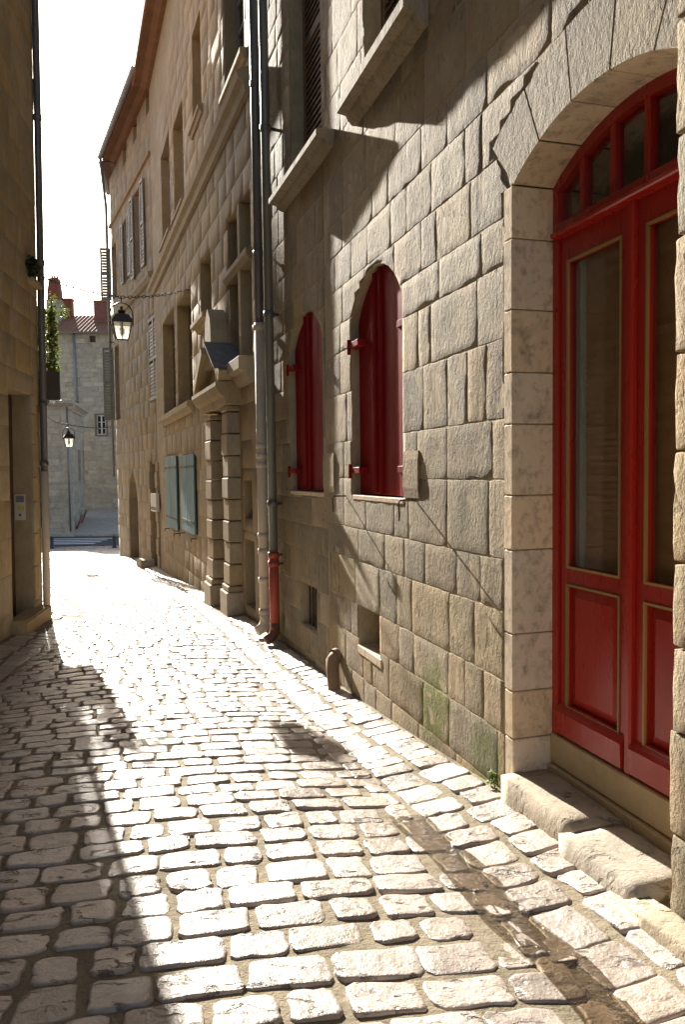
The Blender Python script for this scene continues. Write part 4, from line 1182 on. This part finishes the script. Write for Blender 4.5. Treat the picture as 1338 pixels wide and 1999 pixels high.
def leaves(mb, rng, c, rx, ry, rz, n, size):
    for _ in range(n):
        while True:
            p = Vector((rng.uniform(-1, 1), rng.uniform(-1, 1), rng.uniform(-1, 1)))
            if p.length < 1: break
        p = Vector((c[0] + p.x * rx, c[1] + p.y * ry, c[2] + p.z * rz))
        s_ = size * rng.uniform(.6, 1.3); q = Matrix.Rotation(rng.uniform(0, 6.3), 3, 'Z') @ Matrix.Rotation(rng.uniform(-1.2, 1.2), 3, 'X')
        pts = [(0, 0, 0), (s_ * .45, s_ * .4, s_ * .06), (0, s_, -s_ * .1), (-s_ * .45, s_ * .4, s_ * .06)]
        mb.add([p + q @ Vector(v) for v in pts], [(0, 1, 2), (0, 2, 3)])
r = random.Random(31)
ivy = empty('ivy', L2.M @ T(bt_ + .3, bo_ * .5, zt_), 'sunlit green ivy climbing above the dark window box', 'ivy')
iv = MB()
def zpx(y): return (ray(100, y) * (bY / ray(100, y).y)).z
for k in range(16):
    zz = lerp(zt_ + .05, zpx(610), k / 15); wob = noise.noise((k * .7, 1, 1))
    leaves(iv, r, (bt_ + .06 + .08 * wob, bo_ * .95 + .05 * wob, zz), .16, .09 + .05 * abs(wob), .12, 60, .055)
    leaves(iv, r, (bt_ + .10, bo_ * .45, zz), .20, bo_ * .5, .12, 90, .065)  # inner leaves added to close a lit gap in the street shadow
leaves(iv, r, (bt_ + .0, bo_ * 1.25, zpx(607)), .14, .10, .10, 60, .055); leaves(iv, r, (bt_ + .05, bo_ * 1.0, zpx(585)), .12, .08, .14, 40, .05)
iv.build('foliage', 'leaf_green', ivy, L2.M)
st_ = MB()
for k in range(4): st_.tube([(bt_ + .05 + k * .06, bo_ * .8, zt_ - .02), (bt_ + .04 + k * .05, bo_ * (.8 + .06 * k), lerp(zt_, zpx(600), .5)), (bt_ + .06, bo_ * .95, zpx(585))], .008, 5)
st_.build('stem', 'clay', ivy, L2.M)
# tuft of weeds high on the left wall
t, z = L1.hit(58, 535)
wd = empty('wall_weed', L1.M @ T(t, 0, z), 'small dark weed tuft growing high in the shaded wall', 'weed')
m = MB(); leaves(m, r, (t, .05, z + .06), .20, .07, .09, 120, .06); leaves(m, r, (t + .12, .05, z + .12), .08, .05, .08, 50, .06); m.build('foliage', 'leaf_dark', wd, L1.M)
MB().tube([(t, -.03, z - .06), (t, .05, z + .05)], .012, 5).build('stem', 'clay', wd, L1.M)
m = MB().box(t - .35, t + .1, -.02, .07, z - .12, z - .05, .01); m.build('ledge', 'left_stone', houseL, L1.M)
# little weed at the foot of the wall by the doorstep
t, z = A.hit(972, 1528)
wd = empty('wall_weed', A.M @ T(t, .02, z), 'tiny green weed at the foot of the rough wall beside the doorstep', 'weed')
m = MB(); leaves(m, r, (t, .03, z + .03), .03, .02, .04, 26, .03); m.build('foliage', 'leaf_green', wd, A.M)
MB().tube([(t, .01, z - .04), (t, .03, z + .05)], .003, 5).build('stem', 'leaf_green', wd, A.M)

# ================================================================== hanging lanterns
def at_depth(px, py, Y): q = ray(px, py); return q * (Y / q.y)
def lantern(top, label, rotz):
    """top: hook point on the chain"""
    fr = Matrix.Translation(top) @ Matrix.Rotation(rotz, 4, 'Z') @ Matrix.Scale(1.14, 4)
    root = empty('street_lantern', fr @ T(0, 0, -.62), label, 'lantern', 'lanterns hung across the street')
    def b(mb, nm, mt, par=root, sm=False): return mb.build(nm, mt, par, fr, sm)
    b(MB().tube([(0, 0, 0.01), (0, 0, -.075)], .008, 8), 'hook', 'lantern_black')
    hoop = [(-.155, 0, -.40)] + [(-.155 * cos(a), 0, -.235 + .155 * sin(a)) for a in np.linspace(0, pi, 15)] + [(.155, 0, -.40)]
    b(MB().tube(hoop, .009, 8), 'hoop', 'lantern_black', sm=True)
    q = pi / 4; s = sqrt(2)
    b(MB().lathe([(.145 * s, -.375), (.150 * s, -.36), (.145 * s, -.345), (.090 * s, -.255), (.050 * s, -.235)], 4, rot=q), 'roof', 'lantern_black')
    b(MB().lathe([(.046, -.236), (.046, -.205), (.060, -.203), (.056, -.190), (.020, -.178), (.018, -.150), (.028, -.146), (.004, -.125)], 14), 'chimney_cap', 'lantern_black', sm=True)
    b(MB().lathe([(.078 * s, -.625), (.086 * s, -.62), (.088 * s, -.605)], 4, rot=q), 'base', 'lantern_black')
    zt, zb, rt, rb = -.370, -.612, .133, .080
    for k in range(4):
        a = k * pi / 2; ca, sa = cos(a), sin(a)
        def R(x, y, z): return (x * ca - y * sa, x * sa + y * ca, z)
        b(MB().tube([R(rt, rt, zt), R(rb, rb, zb)], .008, 6), 'frame_bar', 'lantern_black')
        b(MB().tube([R(rt, 0, zt), R(rb, 0, zb)], .005, 6), 'glazing_bar', 'lantern_black')
        b(MB().add([R(rt - .004, -rt + .006, zt), R(rt - .004, rt - .006, zt), R(rb - .004, rb - .006, zb), R(rb - .004, -rb + .006, zb)], [(0, 1, 2, 3)]), 'glass_pane', 'frosted_pane')
    b(MB().lathe([(.02, -.375), (.02, -.43), (.035, -.46), (.035, -.51), (.015, -.54)], 10), 'bulb', 'white_plate', sm=True)
    return root
def chain(p, q, r_, label, sag):
    d = (Vector(q) - Vector(p)); n = int(d.length / .075)
    m = MB()
    def pt(k): v = Vector(p) + d * k; v.z -= sag * 4 * k * (1 - k); return v
    for i in range(n):
        a, b = pt(i / n), pt((i + 1) / n); dd = (b - a).normalized(); c = (a + b) / 2
        side = dd.cross(Vector((0, 0, 1))).normalized(); up = side.cross(dd)
        w_ = side if i % 2 else up; h = .048
        loop = [c + dd * (h * cos(x)) + w_ * (.020 * sin(x)) for x in np.linspace(0, 2 * pi, 9)]
        m.tube(loop, r_, 4, caps=False)
    return m, tag(m.build('chain', 'iron', None, IDM), label, 'chain', 'chains carrying the lanterns')
LY = 12.9
hook = at_depth(236, 580, LY)
left_end = L2.P(-1.6, .0, at_depth(94, 530, 11.0).z)
le = at_depth(92, 529, 11.0)
le = L2.I @ le; le = L2.P(le.x, 0.0, le.z)
rt_, rz_ = B.hit(369, 566)
re = B.P(rt_, .03, rz_)
lantern(hook, 'black lantern with frosted glass hanging on the chain beside the portal house', radians(20))
chain(le, hook, .006, 'iron chain from the ivy house to the lantern beside the portal house', .06)
chain(hook, re, .006, 'iron chain from the lantern to the wall bolt beside the portal', .04)
bo = tag(MB().tube([B.P(rt_, -.03, rz_), B.P(rt_, .07, rz_)], .018, 8).build('wall_bolt', 'rust_iron'), 'rusty bolt in the portal house wall holding the lantern chain', 'bolt')
hook2 = at_depth(133, 829, 24.5)
lantern(hook2, 'small distant lantern hanging before the pale corner building', radians(25))
a2 = at_depth(88, 812, 24.3); b2 = C.P(TC - .02, .12, at_depth(207, 823, 23.0).z)
chain(a2, hook2, .007, 'thin chain running left from the small distant lantern', .06); chain(hook2, b2, .007, 'thin chain from the small distant lantern to the corner house', .06)

# ================================================================== bollards
for (px, lab) in ((101, 'dark bollard before the zebra crossing near the left house'), (223, 'dark bollard before the asphalt beside the corner house')):
    p = at_depth(px, 1066, 42.0); z = ground(p.x, p.y)
    root = empty('bollard', Matrix.Translation((p.x, p.y, z)), lab, 'bollard', 'bollards at the end of the street')
    fr = Matrix.Translation((p.x, p.y, z))
    MB().lathe([(.13, -.05), (.13, .06), (.10, .09), (.095, .58)], 14).build('post', 'bollard_paint', root, fr, True)
    MB().lathe([(.115, .58), (.115, .62), (.09, .66), (.03, .68)], 14).build('cap', 'bollard_paint', root, fr, True)

# ================================================================== far buildings
F2c = at_depth(139, 1030, 50.5); f2x, f2y = F2c.x, F2c.y
F2top = at_depth(140, 785, 50.5).z
class Face(Wall):
    def __init__(s, p, q):
        d = (Vector(q) - Vector(p)).to_3d(); d.z = 0; s.L = d.length; d.normalize(); n = Vector((d.y, -d.x, 0)); n = -n
        s.M = Matrix(((d.x, n.x, 0, p[0]), (d.y, n.y, 0, p[1]), (0, 0, 1, 0), (0, 0, 0, 1))); s.I = s.M.inverted()
# faces run so that local y points outwards (towards the viewer): from right to left
F2f = Face((f2x, f2y), (f2x - 9, f2y - .6)); bk = at_depth(166, 950, 58.0)
F2r = Face((bk.x, bk.y), (f2x, f2y))
F2 = empty('corner_building', F2f.M @ T(0, 0, -3.8), 'low pale corner building with moulded cornice behind the small lantern', 'building')
w1 = wall_slab('wall', F2f, 0, 9, -5, F2top, .4, [], 'far_stone', F2)
wo = [(rect(F2r.L * .30, F2r.L * .46, -.4, 1.8), .3), (rect(F2r.L * .02, F2r.L * .14, -.4, 1.8), .3)]
w2 = wall_slab('wall', F2r, 0, F2r.L, -5, F2top, .4, wo, 'far_stone', F2)
masonry(F2f, 0, 9, -4.6, F2top - .4, (.36, .44), (.6, 1.1), [], 'far_stone', w1, seed=3, joined=True, rough=.004, bev=.02, joint=.03, cell=1, out=(0, .02), margin=60)
masonry(F2r, 0, F2r.L, -4.6, F2top - .4, (.36, .44), (.6, 1.1), wo, 'far_stone', w2, seed=4, joined=True, rough=.004, bev=.02, joint=.03, cell=1, out=(0, .02), margin=60)
for p, _ in wo: bb = bbox(p); casement(F2r, F2, bb[0], bb[1], bb[2], bb[3], -.15, 'grey_shutter', 3, .08)
cp = [(-.1, F2top - .45), (.08, F2top - .45), (.12, F2top - .3), (.32, F2top - .15), (.42, F2top - .1), (.42, F2top + .05), (-.1, F2top + .1)]
MB().extrude(cp, -.42, 9).build('cornice', 'far_stone', F2, F2f.M); MB().extrude(cp, -.1, F2r.L + .0).build('cornice', 'far_stone', F2, F2r.M)
for w in (F2f, F2r): MB().extrude([(-.02, -.55), (.06, -.55), (.08, -.42), (-.02, -.38)], .1, w.L).build('band', 'far_stone', F2, w.M)
MB().add([(f2x + .3, f2y - .3, F2top + .08), (f2x - 9, f2y - .9, F2top + .08), (f2x - 9, f2y + 9, F2top + 1.6), (bk.x + .2, bk.y, F2top + .6)], [(0, 1, 2, 3)]).build('roof', 'slate', F2)
MB().box(2.3, 9, -7, -.42, -5, F2top).build('rear_wall', 'far_stone', F2, F2f.M)
pp = F2f.P(.02, .10, 0)
pipe_thing('drainpipe', 'thin dark pipe on the edge of the pale corner building', F2f, [(.03, .10, F2top - .3), (.03, .10, -3.6)], [(F2top - .3, -3.6, 'dark_zinc', .055)], [(0.0, 'dark_zinc', .07), (2.0, 'dark_zinc', .07)], .05, None)
# parapet wall with a flat top rising behind the corner building
FY = 66.0
a_, b_ = at_depth(96, 1000, FY), at_depth(330, 1000, FY)
F1f = Face((b_.x, FY), (a_.x - 2, FY - .5))
F1top = at_depth(165, 650, FY).z
F1 = empty('tall_building', F1f.M @ T(0, 0, -3), 'tall pale stone building with tiled roof and red brick chimneys across the square', 'building')
tq = lambda px, py, o=0: F1f.hit(px, py, o)
rwin = rect(tq(207, 830)[0], tq(188, 830)[0], tq(197, 849)[1], tq(197, 810)[1]); swin = rect(tq(186, 662)[0], tq(174, 662)[0], tq(180, 668)[1], tq(180, 655)[1])
of = [(rwin, .3), (swin, .3)]
wf = wall_slab('wall', F1f, -2, F1f.L, -5, F1top, .4, of, 'far_stone', F1)
masonry(F1f, -1, F1f.L, -4, F1top - .1, (.36, .46), (.5, 1.1), of, 'far_stone', wf, seed=6, joined=True, rough=.01, bev=.03, joint=.035, cell=1, out=(-.01, .03), margin=40)
bb = bbox(rwin); wn_ = casement(F1f, F1, bb[0], bb[1], bb[2], bb[3], -.12, 'white_frame', 3, .10)
fm = MB()
for (a, b, c, d) in ((bb[0] - .14, bb[0], bb[2] - .1, bb[3] + .1), (bb[1], bb[1] + .14, bb[2] - .1, bb[3] + .1), (bb[0], bb[1], bb[3], bb[3] + .12), (bb[0], bb[1], bb[2] - .12, bb[2])): fm.box(a, b, -.10, .05, c, d)
fm.build('frame', 'brown_shutter', wn_, F1f.M)
bb = bbox(swin); MB().box(bb[0], bb[1], -.28, -.25, bb[2], bb[3]).build('window', 'dark_wood', F1, F1f.M)
body_box(F1f, F1, -2, F1f.L, -5, F1top, 9, 'far_stone', front=-.42)
# roof of barrel tiles: real ridges
zr0, zr1, dep = F1top + .02, at_depth(165, 618, FY + 5).z, 5.0
rf = MB(); n = int((F1f.L + 2.4) / .085); 
for i in range(n + 1):
    t = -2.2 + i * .085; c = .075 * (0.5 + .5 * cos(i * pi / 2)) 
    for (y, z) in ((.45, zr0 - .12), (-dep, zr1)): rf.v.append((t, y, z + c))
rf.f = [(2 * i, 2 * i + 1, 2 * i + 3, 2 * i + 2) for i in range(n)]
roof1 = rf.build('roof', 'tile', F1, F1f.M)
rf2 = MB().add([(-2.2, -dep, zr1), (F1f.L + .2, -dep, zr1), (F1f.L + .2, -9.5, zr0), (-2.2, -9.5, zr0)], [(0, 1, 2, 3)]).build('roof', 'tile', F1, F1f.M)
MB().box(-2.2, F1f.L + .1, .46, .58, zr0 - .16, zr0 - .04, .02).build('gutter', 'dark_zinc', roof1, F1f.M)
for (x0, x1, yt, yb, dy, lower) in ((91, 118, 540, 632, 3.2, 585), (121, 140, 582, 632, 4.2, 0), (182, 212, 586, 640, 2.6, 0)):
    t0, z0 = tq(x1, yb, -dy); t1, z1 = tq(x0, yt, -dy)
    zl_ = tq(x0, lower, -dy)[1] if lower else None
    m = MB()
    if lower:
        MB().box(t0 - .1, t1 + .1, -dy - .9, -dy + .1, z0 - 1.5, zl_ + .0, .02).build('chimney_foot', 'far_stone', roof1, F1f.M)
        m.lathe([(.7 * (t1 - t0), zl_), (.66 * (t1 - t0), lerp(zl_, z1, .4)), (.5 * (t1 - t0), z1 - .1)], 4, c=((t0 + t1) / 2, -dy - .4, 0), rot=pi / 4)
    else: m.box(t0, t1, -dy - .8, -dy, z0 - 1.5, z1 - .12)
    ch = m.build('chimney', 'chimney_brick', roof1, F1f.M)
    cap = MB()
    if lower:
        for k in range(3): cap.prism([(lerp(t0, t1, .2 + .2 * k), z1 - .1), (lerp(t0, t1, .32 + .2 * k), z1 - .1), (lerp(t0, t1, .3 + .2 * k), z1 + .25)], -dy - .6, -dy - .2)
    else: cap.box(t0 - .08, t1 + .08, -dy - .88, -dy + .08, z1 - .12, z1, .02)
    cap.build('chimney_cap', 'tile', roof1, F1f.M)
t, z = tq(143, 660, .12)
pipe_thing('drainpipe', 'slim grey-blue downpipe on the tall building under its tiled eave', F1f, [(t, .12, zr0 - .15), (t - .1, .12, tq(143, 790, .12)[1])], [(zr0 - .15, tq(143, 790, .12)[1], 'blue_zinc', .09)], [(tq(143, 735, .12)[1], 'blue_zinc', .11)], .08, None)
# advertising boards leaning at the corner
for (px, lab) in ((150, 'pink printed board leaning against the pale corner building'), (159, 'smaller printed board leaning beside the pink one')):
    p = at_depth(px, 1022 if px == 150 else 1012, 52.5 if px == 150 else 55); z = ground(p.x, p.y) + .03
    fr = Matrix.Translation((p.x, p.y, z)) @ Matrix.Rotation(radians(-60), 4, 'Z') @ Matrix.Rotation(radians(-22), 4, 'X')
    root = empty('display_board', fr, lab, 'board', 'boards leaning at the corner')
    MB().box(-.3, .3, -.02, .02, 0, 1.0, .005).build('panel', 'pink_board', root, fr)
    MB().box(-.22, .22, .021, .026, .35, .85).build('print', 'white_plate', root, fr)
bpy.data.scenes.remove(TMP)
